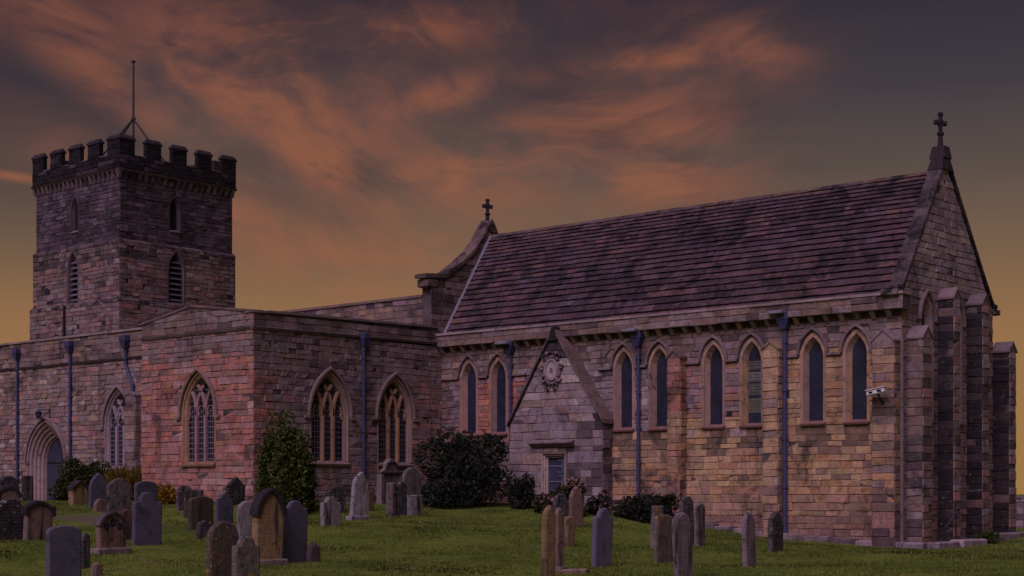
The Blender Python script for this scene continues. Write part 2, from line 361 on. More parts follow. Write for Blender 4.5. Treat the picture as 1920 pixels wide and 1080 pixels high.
def masonry(fr, bl, br, z0, z1, tintf, holes=(), ch=(.2, .32), ln=(.3, .75), gap=.011, proud=(.002, .038), r=rng, lv=None, bevel=.016, wobble=.034):
    """returns (backing MB, list of stones); a stone = (verts, faces, tint, area)"""
    bl = bl if callable(bl) else (lambda z, v=bl: v); br = br if callable(br) else (lambda z, v=br: v)
    back = MB(); stones = []
    lv = list(lv or levels(z0, z1, ch[0], ch[1], r))
    for zs in {round(q, 4) for h in holes for q in ((h.sill, h.apex) if getattr(h, 'rect', 0) else (h.sill,))}:
        if lv[0]+.05 < zs < lv[-1]-.05:
            k = min(range(1, len(lv)-1), key=lambda i: abs(lv[i]-zs)); lv[k] = zs
    def wob(u, z):
        e = min(1, abs(z-lv[0])/.3, abs(lv[-1]-z)/.3)
        return u+.022*nz(u*1.1, z*1.3, 31)*e, z+wobble*nz(u*.8, z*.55, 17)*e
    for za, zb in zip(lv[:-1], lv[1:]):
        for la, lb, ra, rb in course_spans(za, zb, bl, br, holes):
            back.quad(fr.p(la, za, 0), fr.p(ra, za, 0), fr.p(rb, zb, 0), fr.p(lb, zb, 0))
            wid = ((ra-la)+(rb-lb))/2; cuts = [0.0]; h = zb-za
            while True:
                s = r.uniform(*ln)*(.75+.5*min(1.4, h/ch[1]))
                if cuts[-1]+s > wid-ln[0]*.5: break
                cuts.append(cuts[-1]+s)
            cuts.append(wid)
            for a, b in zip(cuts[:-1], cuts[1:]):
                fa, fb = a/wid, b/wid; g = gap*.5
                q = [(la+(ra-la)*fa+g, za+g), (la+(ra-la)*fb-g, za+g), (lb+(rb-lb)*fb-g, zb-g), (lb+(rb-lb)*fa+g, zb-g)]
                if q[1][0]-q[0][0] < .03 and q[2][0]-q[3][0] < .03: continue
                if q[1][0] < q[0][0]: q[0] = q[1] = ((q[0][0]+q[1][0])/2, q[0][1])
                if q[2][0] < q[3][0]: q[2] = q[3] = ((q[2][0]+q[3][0])/2, q[2][1])
                cu = sum(p[0] for p in q)/4; cz = sum(p[1] for p in q)/4; pr = r.uniform(*proud)
                q = [wob(u, z) for u, z in q]
                V = [fr.p(u, z, 0) for u, z in q]
                for u, z in q:
                    k = bevel*r.uniform(.5, 1.6)
                    uu = u+(k if u < cu else -k)*(abs(u-cu) > .03); zz = z+(k if z < cz else -k)*(abs(z-cz) > .03)
                    V.append(fr.p(uu, zz, pr+r.uniform(-.009, .009)))
                Fc = [(4, 5, 6, 7), (0, 1, 5, 4), (1, 2, 6, 5), (2, 3, 7, 6), (3, 0, 4, 7)]
                stones.append((V, Fc, tintf(cu, cz), (b-a)*h, fr))
    return back, stones
def place_stones(parent, backs, stones, k_single, mbk='mortar', sm='stone', name='stone'):
    """backing goes into the wall part itself elsewhere; the largest stones in view become parts, the rest one part"""
    def area(s):
        c = np.mean(np.array(s[0]), 0); f = depth(c[0], c[1]); x, y = pix(*c)
        if not (5 < x < 1915 and 5 < y < 1075): return 0
        v = Vector((-c[0], -c[1], 0)).normalized(); return s[3]*max(.05, v.x*s[4].n[0]+v.y*s[4].n[1])*(F/f)**2
    idx = sorted(range(len(stones)), key=lambda i: -area(stones[i])); single = set(idx[:k_single])
    rest = MB()
    for i, s in enumerate(stones):
        if i in single:
            m = MB(); m.v = list(s[0]); m.f = list(s[1]); m.t = [s[2]]*5
            build(m, name, sm, parent, origin=tuple(np.mean(np.array(s[0][:4]), 0)))
        else:
            o = len(rest.v); rest.v += s[0]; rest.f += [tuple(o+q for q in f) for f in s[1]]; rest.t += [s[2]]*5
    if rest.v: tag(build(rest, 'masonry', sm, parent), kind='stuff')
def merge(*ms):
    m = MB()
    for q in ms:
        o = len(m.v); m.v += q.v; m.f += [tuple(o+i for i in f) for f in q.f]; m.t += q.t
    return m

# palette (albedo)
GREY = (.245, .185, .195); LILAC = (.285, .225, .265); PINK = (.36, .185, .175); RED = (.40, .165, .125); TAN = (.38, .25, .165)
YEL = (.47, .31, .18); ORA = (.43, .235, .125); BRN = (.20, .135, .12); DRK = (.075, .058, .066); PALE = (.42, .35, .345)
def pick(ws, r=rng, blend=.30):
    c = pick0(ws, r); W_ = sum(w for _, w in ws); avg = tuple(sum(q[k]*w for q, w in ws)/W_ for k in range(3))
    return mixc(c, avg, blend)
def pick0(ws, r=rng):
    t = r.uniform(0, sum(w for _, w in ws))
    for c, w in ws:
        t -= w
        if t <= 0: return c
    return ws[-1][0]

church = empty('church', (-43.0, 45.0, 1.4))
tag(church, 'old sandstone parish church with battlemented tower, transept and steep slate roofed chancel', 'church')

# ------------------------------------------------------------------ openings
def outline(uc, half, sill, spring, apex, n=9):
    rise = apex-spring; Rr = (rise*rise+half*half)/(2*half); th = math.atan2(rise, Rr-half)
    L = [(uc-half, sill)]; A = []
    for i in range(n+1):
        a = th*i/n; A.append((Rr-half-Rr*math.cos(a), Rr*math.sin(a)))     # (-half..0, 0..rise)
    L += [(uc+x, spring+z) for x, z in A]
    L += [(uc-x, spring+z) for x, z in A[-2::-1]]; L.append((uc+half, sill)); return L
def loft(mb, fr, uc, half, sill, spring, apex, prof, tintf, n=9, close=None):
    """ring of mouldings round a pointed opening; prof = [(offset, depth)]"""
    rings = []
    for o, d in prof: rings.append([fr.p(u, z, d) for u, z in outline(uc, half+o, sill-(0 if o < 0 else 0), spring, apex+o*1.35, n)])
    for k, (A, B) in enumerate(zip(rings[:-1], rings[1:])):
        for i in range(len(A)-1): mb.quad(A[i+1], A[i], B[i], B[i+1], tintf(i))
def bar(mb, fr, pts, w, d0, d1, tint, chamf=.35):
    """a moulded stone bar along a line of (u, z)"""
    n = len(pts); prev = None
    for k in range(n):
        a = pts[max(k-1, 0)]; b = pts[min(k+1, n-1)]; dx, dz = b[0]-a[0], b[1]-a[1]; l = math.hypot(dx, dz) or 1; nxx, nzz = -dz/l, dx/l
        u, z = pts[k]; h = w/2; c = h*(1-chamf)
        ring = [fr.p(u+nxx*h, z+nzz*h, d0), fr.p(u+nxx*h, z+nzz*h, d1-(h-c)), fr.p(u+nxx*c, z+nzz*c, d1), fr.p(u-nxx*c, z-nzz*c, d1), fr.p(u-nxx*h, z-nzz*h, d1-(h-c)), fr.p(u-nxx*h, z-nzz*h, d0)]
        if prev:
            for i in range(5): mb.quad(prev[i], ring[i], ring[i+1], prev[i+1], tint)
        prev = ring
def arc_pts(uc, half, spring, apex, side, n=12, off=0.0):
    rise = apex-spring; Rr = (rise*rise+half*half)/(2*half); th = math.atan2(rise, Rr-half)
    return [(uc+off+side*(Rr-half-Rr*math.cos(th*i/n)), spring+Rr*math.sin(th*i/n)) for i in range(n+1)]
def hood(fr, uc, half, spring, apex, w, d, tint, parent, stops=True, drop=0.0):
    m = MB(); L = [(uc-half, spring-drop)]+arc_pts(uc, half, spring, apex, 1, 10); Rr = [(uc+half, spring-drop)]+arc_pts(uc, half, spring, apex, -1, 10)
    bar(m, fr, L+Rr[-2::-1], w, -.02, d, tint)
    o = build(m, 'hood_mould', 'dressed', parent)
    if stops:
        m = MB()
        for s in (-1, 1):
            a, b = sorted((uc+s*half-s*.03, uc+s*(half+.22)))
            P = [fr.p(a, spring-drop-.09, -.02), fr.p(b, spring-drop-.09, -.02), fr.p(b, spring-drop-.09, d), fr.p(a, spring-drop-.09, d)]
            Q = [(x, y, z+.1) for x, y, z in P]; m.hexa(P+Q, tint)
        build(m, 'label_stop', 'dressed', parent)
    return o
def sill(fr, u0, u1, z, d, h, tint, parent):
    m = MB()
    P = [fr.p(u0, z-h, -.05), fr.p(u1, z-h, -.05), fr.p(u1, z-h, d*.8), fr.p(u0, z-h, d*.8)]
    Q = [fr.p(u0, z+.04, -.15), fr.p(u1, z+.04, -.15), fr.p(u1, z-h*.55, d), fr.p(u0, z-h*.55, d)]
    m.hexa(P+Q, tint); return build(m, 'sill', 'dressed', parent)

def tracery_window(fr, uc, half, z_sill, spring, apex, tint, mtint, hoodhalf, hoodapex, lights=3, flowing=False):
    w = MB()
    prof = [(.15, -.03), (.15, .022), (.08, .026), (.05, -.04), (.0, -.06), (-.03, -.11), (-.05, -.20)]
    loft(w, fr, uc, half, z_sill, spring, apex, prof, lambda i: jit(tint, .16))
    root = build(w, 'tracery_window', 'dressed', church)
    g = half-.05; ap = apex-.07; iv = arch_interval(uc, g, z_sill, spring, ap); d = -.17
    # glass, one pane for each light, plus the head
    mu = [uc-g+2*g*k/lights for k in range(1, lights)]; edges = [uc-g]+mu+[uc+g]
    for a, b in zip(edges[:-1], edges[1:]):
        m = MB(); m.quad(fr.p(a, z_sill, d), fr.p(b, z_sill, d), fr.p(b, spring, d), fr.p(a, spring, d)); build(m, 'pane', 'glass', root)
    m = MB(); m.poly([fr.p(u, z, d) for u, z in outline(uc, g, spring, spring+.001, ap)]); build(m, 'head_pane', 'glass', root)
    # lead cames and saddle bars
    m = MB(); z = z_sill+.12
    while z < ap-.25:
        i = iv(z)
        m.quad(fr.p(i[0], z-.011, d+.012), fr.p(i[1], z-.011, d+.012), fr.p(i[1], z+.011, d+.012), fr.p(i[0], z+.011, d+.012)); z += .195
    for a, b in zip(edges[:-1], edges[1:]):
        for k in (1, 2):
            u = a+(b-a)*(.12+.76*k/3); zt = spring+.25
            m.quad(fr.p(u-.007, z_sill, d+.012), fr.p(u+.007, z_sill, d+.012), fr.p(u+.007, zt, d+.012), fr.p(u-.007, zt, d+.012))
    build(m, 'lead_cames', 'leading', root)
    # mullions run up into the arches of the tracery
    for u in mu:
        m = MB(); bar(m, fr, [(u, z_sill), (u, (z_sill+spring)/2), (u, spring)], .135, d, d+.13, jit(mtint)); build(m, 'mullion', 'dressed', root)
    m = MB(); t = jit(mtint)
    for u in mu:
        for sd_ in (1, -1):
            pts = []
            off = u-(uc-g) if sd_ == 1 else u-(uc+g)
            for (x, z) in arc_pts(uc, g, spring, ap, sd_, 16, off):
                i = iv(z)
                if z > spring and (i is None or x < i[0]-.01 or x > i[1]+.01): break
                pts.append((x, z))
            if len(pts) > 2: mm = MB(); bar(mm, fr, pts, .115, d, d+.115, jit(t, .06)); build(mm, 'tracery_bar', 'dressed', root)
    for a, b in zip(edges[:-1], edges[1:]):        # cusped heads of the lights
        c = (a+b)/2; hw = (b-a)/2-.05
        for sd_ in (1, -1):
            m = MB(); bar(m, fr, [(c-sd_*hw, spring-.12), (c-sd_*hw*.75, spring+.03), (c-sd_*hw*.95, spring+.12), (c-sd_*hw*.5, spring+.34)], .06, d, d+.07, t); build(m, 'cusp', 'dressed', root)
    if flowing:
        for (x, z) in ((uc, spring+.62), (uc-.2, spring+.4), (uc+.2, spring+.4)):
            m = MB(); bar(m, fr, [(x+.13*math.cos(q), z+.13*math.sin(q)) for q in np.linspace(0, 2*math.pi, 11)], .07, d, d+.09, t); build(m, 'tracery_ring', 'dressed', root)
    if hoodhalf: hood(fr, uc, hoodhalf, spring, hoodapex, .11, .13, jit(mixc(mixc(tint, GREY, .6), DRK, .25)), root, drop=.05)
    sill(fr, uc-half-.14, uc+half+.14, z_sill, .12, .16, jit(mixc(tint, DRK, .35)), root)
    return arch_interval(uc, half+.13, z_sill-.16, spring, apex+.18)

def lancet(fr, uc, half, z_sill, spring, apex, tint, parent_name='lancet_window', hoods=True, light=None):
    w = MB()
    def tf(i): return jit(pick([(tint, 3), (ORA, 1), (GREY, 1)]), .15)
    loft(w, fr, uc, half+.12, z_sill-.04, spring, apex+.13, [(.11, -.03), (.11, .022), (.0, .026), (-.02, -.02), (-.12, -.20)], tf)
    root = build(w, parent_name, 'dressed', church)
    d = -.19; m = MB(); m.poly([fr.p(u, z, d) for u, z in outline(uc, half, z_sill, spring, apex)]); build(m, 'pane', 'lancetglass', root)
    iv = arch_interval(uc, half, z_sill, spring, apex); m = MB(); z = z_sill+.08
    while z < apex-.1:
        i = iv(z); m.quad(fr.p(i[0], z-.006, d+.015), fr.p(i[1], z-.006, d+.015), fr.p(i[1], z+.006, d+.015), fr.p(i[0], z+.006, d+.015)); z += .1
    for k in (-.5, 0, .5): m.quad(fr.p(uc+k*half-.005, z_sill, d+.018), fr.p(uc+k*half+.005, z_sill, d+.018), fr.p(uc+k*half+.005, spring+.2, d+.018), fr.p(uc+k*half-.005, spring+.2, d+.018))
    build(m, 'guard_wires', 'guard', root)
    if light:
        for za, zb, c in light:
            m = MB(); m.quad(fr.p(uc-half*.95, za, d+.006), fr.p(uc+half*.95, za, d+.006), fr.p(uc+half*.95, zb, d+.006), fr.p(uc-half*.95, zb, d+.006))
            build(m, 'pane', mat('clear pane', c, tint=False, rough=.3, var=.5, vscale=5, bump=.1), root)
    if hoods: hood(fr, uc, half+.29, spring+.10, apex+.40, .10, .12, jit(mixc(GREY, DRK, .35)), root, stops=False)
    sill(fr, uc-half-.2, uc+half+.2, z_sill, .13, .13, jit((.22, .115, .11)), root)
    return arch_interval(uc, half+.21, z_sill-.13, spring, apex+.25)

def buttress(name, fr, uc, half, proj, z0, z1, tintf, gable=.32, k_single=14, captint=GREY, side_tint=None):
    """a projecting pier with a small gabled top; the wall plane is fr"""
    front = Frame((fr.o[0]+fr.n[0]*proj, fr.o[1]+fr.n[1]*proj), fr.u, fr.n)
    A = fr.p(uc+half, 0, 0); Bp = fr.p(uc-half, 0, 0)
    sideR = Frame((A[0], A[1]), (-fr.n[0], -fr.n[1]), fr.u)          # u runs from the front edge back to the wall
    sideL = Frame((Bp[0], Bp[1]), fr.n, (-fr.u[0], -fr.u[1]))
    sideR.o = (A[0]+fr.n[0]*proj, A[1]+fr.n[1]*proj)
    lv = levels(z0, z1, .22, .32, rng)
    b1, s1 = masonry(front, uc-half, uc+half, z0, z1, tintf, lv=lv, ln=(.3, .8), ch=(.22, .32))
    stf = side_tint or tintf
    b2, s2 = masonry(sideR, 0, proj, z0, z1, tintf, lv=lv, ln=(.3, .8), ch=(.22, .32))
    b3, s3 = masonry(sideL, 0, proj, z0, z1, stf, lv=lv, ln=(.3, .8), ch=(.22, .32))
    root = build(merge(b1, b2, b3), name, 'mortar', church)
    place_stones(root, None, s1+s2+s3, k_single)
    o = .05; m = MB(); c = jit(captint)
    e0, e1, top = z1-.02, z1+.05, z1+gable
    P = lambda u, z, d: fr.p(u, z, d)
    # gabled cap: ridge runs out from the wall
    for s in (-1, 1):
        m.hexa([P(uc+s*(half+o), e0, -.02), P(uc, top-.09, -.02), P(uc, top-.09, proj+o), P(uc+s*(half+o), e0, proj+o),
                P(uc+s*(half+o), e1, -.02), P(uc, top, -.02), P(uc, top, proj+o), P(uc+s*(half+o), e1, proj+o)], c)
    m.tri(P(uc-half, z1, proj+.01), P(uc+half, z1, proj+.01), P(uc, top-.08, proj+.01), jit(captint, .2))
    build(m, 'gabled_cap', 'dressed', root)
    return root

def downpipe(fr, u, ztop, zbot, d=.09, r=.055, hopper=True, path=None, collars=4, box=(.15, .3)):
    pts = path or [(u, ztop), (u, zbot)]
    m = MB(); m.tube([fr.p(a, z, d) for a, z in pts], r, 10)
    root = build(m, 'downpipe', 'pipe', church, smooth=False)
    for k in range(collars):
        z = ztop-.5-(ztop-zbot-.6)*k/max(1, collars-1); a = np.interp(-z, [-q[1] for q in pts], [q[0] for q in pts])
        m = MB(); m.lathe(fr.p(a, z, d), [(r*.9, -.06), (r*1.35, -.055), (r*1.35, -.02), (r*1.2, 0), (r*1.35, .02), (r*1.35, .055), (r*.9, .06)], 10)
        P = fr.p(a, z, d-.02); m.box(P[0]-.09, P[0]+.09, P[1]-.02, P[1]+.02, z-.035, z+.035); build(m, 'pipe_collar', 'pipe', root)
    if hopper:
        c = fr.p(pts[0][0], ztop, d+.03); a, h = box; m = MB()
        m.hexa([(c[0]-a*.45, c[1]-a*.45, ztop-.1), (c[0]+a*.45, c[1]-a*.45, ztop-.1), (c[0]+a*.45, c[1]+a*.45, ztop-.1), (c[0]-a*.45, c[1]+a*.45, ztop-.1),
                (c[0]-a, c[1]-a*.8, ztop+h*.4), (c[0]+a, c[1]-a*.8, ztop+h*.4), (c[0]+a, c[1]+a*.8, ztop+h*.4), (c[0]-a, c[1]+a*.8, ztop+h*.4)])
        m.box(c[0]-a*1.05, c[0]+a*1.05, c[1]-a*.85, c[1]+a*.85, ztop+h*.42, ztop+h, bev=.02); build(m, 'hopper', 'pipe', root)
    return root
def solid(name, x0, x1, y0, y1, z0, z1, material='mortar', tint=(1, 1, 1)):
    m = MB(); m.box(x0, x1, y0, y1, z0, z1, tint); return build(m, name, material, church)
def string_course(fr, u0, u1, z, h, d, tint, parent, n=None, name='string_course', zb=None):
    m = MB(); L = u1-u0; n = n or max(1, int(L/.9)); zb = z if zb is None else zb
    for k in range(n):
        a, b = u0+L*k/n, u0+L*(k+1)/n; za = z+(zb-z)*k/n; zc = z+(zb-z)*(k+1)/n
        m.hexa([fr.p(a+.003, za, -.02), fr.p(b-.003, zc, -.02), fr.p(b-.003, zc, d*.55), fr.p(a+.003, za, d*.55), fr.p(a+.003, za+h, -.02), fr.p(b-.003, zc+h, -.02), fr.p(b-.003, zc+h*.7, d), fr.p(a+.003, za+h*.7, d)], jit(tint, .18))
    return build(m, name, 'dressed', parent)
def coping_line(fr, pts, d0, d1, h, tint, parent, name='coping', L=.8):
    """coping stones along a line of (u, z) on top of a wall"""
    m = MB()
    for (a, za), (b, zb) in zip(pts[:-1], pts[1:]):
        n = max(1, int(round(math.hypot(b-a, zb-za)/L)))
        for k in range(n):
            u0, u1 = a+(b-a)*k/n, a+(b-a)*(k+1)/n; z0, z1 = za+(zb-za)*k/n, za+(zb-za)*(k+1)/n; j = rng.uniform(-.008, .008)
            m.hexa([fr.p(u0, z0, d0), fr.p(u1, z1, d0), fr.p(u1, z1, d1+j), fr.p(u0, z0, d1+j), fr.p(u0, z0+h, d0), fr.p(u1, z1+h, d0), fr.p(u1, z1+h*.85, d1+j), fr.p(u0, z0+h*.85, d1+j)], jit(tint, .2))
    return build(m, name, 'dressed', parent)

# ================================================================== CHANCEL
CS, CN = 45.0, 51.75; CE, CW = -22.9, -43.0; RN, RZ = 48.1, 12.34
fS = south(CS); fE = east(CE)
LU = [-41.35, -39.81, -33.78, -32.21, -29.94, -28.40, -26.05, -24.47]
holes = []
for k, u in enumerate(LU):
    tc = [RED, RED, GREY, BRN, ORA, TAN, ORA, TAN][k]
    lt = [(4.45, 4.95, (.13, .135, .10)), (5.05, 5.45, (.10, .12, .10)), (5.5, 5.85, (.17, .17, .16)), (5.9, 6.2, (.12, .12, .11))] if k == 5 else None
    holes.append(lancet(fS, u, .255, 4.06, 6.18, 6.72, mixc(mixc(TAN, tc, .45), GREY, .35), light=lt))
def t_chancel(u, z):
    n1 = nz(u*.7, z*.7, 1); n2 = nz(u*.33, z*.4, 9)
    if u < -38.5:
        if u > -41.2 and z < 6.0 and z > 3.6: c = pick([(RED, 6), (ORA, 1), (PINK, 2)])
        elif z > 6.1: c = pick([(GREY, 3), (TAN, 2), (BRN, 3), (DRK, 1)])
        else: c = pick([(GREY, 3), (PINK, 2), (BRN, 2), (DRK, 1)])
    elif z > 6.35: c = pick([(BRN, 3), (GREY, 4), (mixc(TAN, GREY, .5), 1.5), (DRK, .6)])
    elif u < -31.6:
        if z > 3.9: c = pick([(LILAC, 3), (GREY, 4), (DRK, 1.2), (PALE, .8)])
        else: c = pick([(TAN, 4), (YEL, 2), (ORA, 1.2), (BRN, .8)])
    elif u < -27.3:
        if z > 4.3: c = pick([(GREY, 4), (PINK, 2.5), (LILAC, 2), (ORA, 1.2), (DRK, .7)])
        else: c = pick([(YEL, 5), (TAN, 3), (ORA, 2.2), (PALE, .7), (BRN, .5)])
    else: c = pick([(YEL, 4), (TAN, 4), (ORA, 2.4), (BRN, 1.2), (DRK, .25)])
    if z < 2.0: c = mixc(c, pick([(PINK, 2), (BRN, 3), (ORA, 2)]), .55)
    if z < .9: c = mixc(c, (.20, .12, .12), .5)
    # soot under the sills
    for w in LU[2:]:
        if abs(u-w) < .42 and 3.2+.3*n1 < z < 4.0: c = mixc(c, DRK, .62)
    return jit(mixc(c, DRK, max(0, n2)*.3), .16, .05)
porch_hole = rect_interval(-38.6, -34.45, -.4, 4.2)
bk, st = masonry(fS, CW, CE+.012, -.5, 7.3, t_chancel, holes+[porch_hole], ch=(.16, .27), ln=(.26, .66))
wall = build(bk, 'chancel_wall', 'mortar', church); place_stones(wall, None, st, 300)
# core of the building behind the glass, and the far side wall
solid('inner_wall', CW+.05, CE-.42, CS+.42, CN-.02, -.5, 8.0, 'void')
# hood string linking the lancets
links = [(-42.9, LU[0]-.55)] + [(a+.55, b-.55) for a, b in zip(LU[:-1], LU[1:])] + [(LU[-1]+.55, CE-.9)]
for a, b in links:
    for a_, b_ in ([(a, b)] if not (a < -38 and b > -35) else [(a, -38.4), (-34.9, b)]):
        if b_-a_ > .05: m = MB(); bar(m, fS, [(a_-.02, 6.24), ((a_+b_)/2, 6.24), (b_+.02, 6.24)], .09, -.02, .11, jit(mixc(GREY, DRK, .35))); build(m, 'string_course', 'dressed', wall)
# corbel table and parapet
cm = []; k = 0; u = CW+.3
while u < CE-.05:
    m = MB(); h = rng.uniform(.2, .26)
    m.hexa([fS.p(u-.075, 7.5-h, -.02), fS.p(u+.075, 7.5-h, -.02), fS.p(u+.075, 7.5-h, .06), fS.p(u-.075, 7.5-h, .06), fS.p(u-.08, 7.52, -.02), fS.p(u+.08, 7.52, -.02), fS.p(u+.08, 7.52, .29), fS.p(u-.08, 7.52, .29)], jit(pick([(TAN, 1), (GREY, 3), (LILAC, 1.4)]), .2))
    build(m, 'corbel', 'dressed', wall, origin=fS.p(u, 7.4)); u += .555
bk, st = masonry(fS, CW, CE+.012, 7.28, 7.51, lambda u, z: jit(mixc(DRK, BRN, .25), .2), lv=[7.28, 7.51])  # frieze colour darkened to paint in the shadow gaps between the corbels
tag(build(merge(bk), 'frieze', 'mortar', wall), None); place_stones(wall, None, st, 0)
fP = south(CS-.3)
bk, st = masonry(fP, CW, CE+.2, 7.5, 7.96, lambda u, z: jit(pick([(BRN, 3), (GREY, 3), (mixc(TAN, DRK, .5), 2), (DRK, .7)]), .2), ch=(.2, .26), ln=(.4, 1.0), lv=[7.5, 7.73, 7.96])
par = build(bk, 'parapet', 'mortar', church); place_stones(par, None, st, 60)
m = MB(); m.box(CW, CE+.18, CS-.298, CS+.25, 7.495, 7.94); build(m, 'parapet_core', 'mortar', par)
coping_line(south(CS), [(CW, 7.96), (CE+.22, 7.96)], -.35, .36, .1, mixc(GREY, PALE, .2), par)
# ledge and plinths at the foot
string_course(fS, -34.2, -31.75, 1.38, .14, .16, mixc(GREY, DRK, .3), wall, name='plinth_ledge')
m = MB(); x = -30.4
while x < CE+.2:
    w = rng.uniform(.5, 1.0); x1 = min(x+w, CE+.25); z = gz((x+x1)/2, CS-.4)
    m.box(x+.006, x1-.006, CS-.34, CS+.05, z-.4, z+.17+rng.uniform(-.03, .03), jit(pick([(LILAC, 2), (GREY, 2), (DRK, 1)]), .2), bev=.03); x = x1
build(m, 'plinth', 'stone', wall)

# east end --------------------------------------------------------------
gz_eave = 8.05
def gl(z): return CS if z <= gz_eave else CS+.1+(RN-CS-.1)*(z-gz_eave)/(RZ+.25-gz_eave)
def gr(z): return CN if z <= gz_eave else CN-.1-(CN-.1-RN)*(z-gz_eave)/(RZ+.25-gz_eave)
EW = [46.7, 48.85, 50.85]
eh = [lancet(fE, u, .26, 4.1, 7.2, 7.85, LILAC) for u in EW]
def t_east(u, z):
    if z > 7.6: return jit(pick([(LILAC, 5), (PALE, 2.0), (GREY, 2), (TAN, .3)]), .14)
    return jit(pick([(LILAC, 2), (GREY, 3), (PINK, 2), (BRN, 2), (DRK, .5)]), .16)
bk, st = masonry(fE, gl, gr, -.5, RZ+.2, t_east, eh, ch=(.2, .29), ln=(.32, .62))
ew = build(bk, 'gable_wall', 'mortar', church); place_stones(ew, None, st, 160)
# inner face of the gable parapet and thickness
m = MB()
pts = [(CS+.05, 7.9), (CS+.05, gz_eave), (RN, RZ+.2), (CN-.05, gz_eave), (CN-.05, 7.9)]
A = [(CE-.35, n, z) for n, z in pts]; B = [(CE-.003, n, z) for n, z in pts]
m.poly(A[::-1]); m.poly(B)
for i in range(5): m.quad(A[i], A[(i+1) % 5], B[(i+1) % 5], B[i])
build(m, 'gable_core', 'mortar', ew)
# raking coping, stones on both slopes, and kneelers
for s, e in ((1, CS-.12), (-1, CN+.12)):
    n = 15
    for k in range(n):
        t0, t1 = k/n+.004, (k+1)/n-.004; q = []
        for t in (t0, t1): q.append((e+(RN-e)*t, gz_eave-.05+(RZ+.42-gz_eave+.05)*(t**1.03)))
        m = MB(); (n0, z0), (n1, z1) = q; hh = .17
        m.hexa([(CE-.42, n0, z0), (CE+.07, n0, z0), (CE+.07, n1, z1), (CE-.42, n1, z1), (CE-.42, n0, z0+hh), (CE+.07, n0, z0+hh), (CE+.07, n1, z1+hh), (CE-.42, n1, z1+hh)], jit(mixc(DRK, GREY, .12), .25))
        build(m, 'coping_stone', 'darkstone', ew, origin=(CE-.2, n0, z0))
for e in (CS-.22, CN+.22):
    m = MB(); m.box(CE-.5, CE+.09, e-.25, e+.35 if e < 48 else e+.25, 7.92, 8.12, jit(mixc(GREY, DRK, .3)), bev=.03)
    m.box(CE-.42, CE+.05, e-.12, e+.3 if e < 48 else e+.12, 8.121, 8.3, jit(mixc(GREY, DRK, .5)), bev=.04); build(m, 'kneeler', 'darkstone', ew)
def cross(name, x, y, z, h, parent, arm=.2, turn=0.0):
    m = MB(); ca, sa = math.cos(turn), math.sin(turn); c = (.04, .033, .042)
    def bx(u0, u1, w, z0, z1, bev=.02):
        n0 = len(m.v); m.box(u0, u1, -w, w, z0, z1, jit(c), bev=bev)
        m.v[n0:] = [(x+a*ca-b*sa, y+a*sa+b*ca, z+q) for a, b, q in m.v[n0:]]
    m.lathe((x, y, z), [(.30, -.55), (.27, -.2), (.19, .05), (.15, .12), (.17, .16), (.10, .22), (.075, h*.42), (.12, h*.45), (.12, h*.5), (.06, h*.53)], 8, c)
    zc = h*.74
    bx(-.055, .055, .05, h*.5, h*.98); bx(-arm, arm, .05, zc-.055, zc+.055)
    for u_ in (-arm, arm): bx(u_-.05, u_+.05, .065, zc-.085, zc+.085, .03)
    bx(-.085, .085, .065, h*.9, h*1.0, .03)
    m2 = [(arm*.62*math.cos(q), arm*.62*math.sin(q)) for q in np.linspace(0, 2*math.pi, 17)]
    m.tube([(x+a*ca, y+a*sa, z+zc+b) for a, b in m2], .028, 6, c)
    return build(m, name, 'darkstone', parent)
cross('cross_finial', CE-.18, RN, 12.95, 1.35, church, .21, R(70))
m = MB()
for za, zb, wa, wb in [(12.35, 12.75, .42, .27), (12.75, 13.15, .27, .2)]:
    m.hexa([(CE-.45, RN-wa, za), (CE+.1, RN-wa, za), (CE+.1, RN+wa, za), (CE-.45, RN+wa, za), (CE-.38, RN-wb, zb), (CE+.04, RN-wb, zb), (CE+.04, RN+wb, zb), (CE-.38, RN+wb, zb)], jit(mixc(DRK, SOOT, .6)))
build(m, 'apex_stone', 'darkstone', ew)
# buttresses
def t_b1(u, z):
    if z > 4.6: return jit(pick([(PINK, 3), (RED, 2), (TAN, 1)]), .14)
    if z > 3.6: return jit(pick([(TAN, 3), (PINK, 1), (YEL, 1)]), .14)
    return jit(pick([(TAN, 3), (ORA, 2), (PINK, 2)]) if z > 2 else pick([(ORA, 1), (PINK, 2), (BRN, 2)]), .14)
def t_b2(u, z): return jit(pick([(TAN, 3), (YEL, 2.5), (GREY, 1.5), (LILAC, 1)]) if z > 2 else pick([(TAN, 2), (PINK, 1), (BRN, 2)]), .14)
def t_b3(u, z): return jit(pick([(TAN, 2.5), (ORA, 1.4), (GREY, 2), (BRN, 2), (DRK, .6)]) if z > 1.5 else pick([(BRN, 2), (PINK, 1), (DRK, 1)]), .16)
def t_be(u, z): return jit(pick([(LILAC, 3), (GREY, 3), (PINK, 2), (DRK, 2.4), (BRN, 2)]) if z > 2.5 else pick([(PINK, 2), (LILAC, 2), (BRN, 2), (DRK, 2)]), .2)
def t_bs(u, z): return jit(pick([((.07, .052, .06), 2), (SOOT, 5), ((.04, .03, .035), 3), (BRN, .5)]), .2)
buttress('buttress', fS, -31.33, .27, .40, -.3, 6.42, t_b1, captint=mixc(BRN, DRK, .4))
buttress('buttress', fS, -27.44, .29, .40, -.3, 6.48, t_b2, captint=mixc(TAN, DRK, .3))
buttress('buttress', fS, -23.33, .38, .40, -.5, 6.50, t_b3, gable=.42, k_single=20, captint=GREY)
buttress('buttress', fE, 45.62, .32, .56, -.5, 6.60, t_be, side_tint=lambda u, z: jit(pick([(GREY, 2), (BRN, 3), (DRK, 1.5)]), .2), gable=.42, captint=GREY)
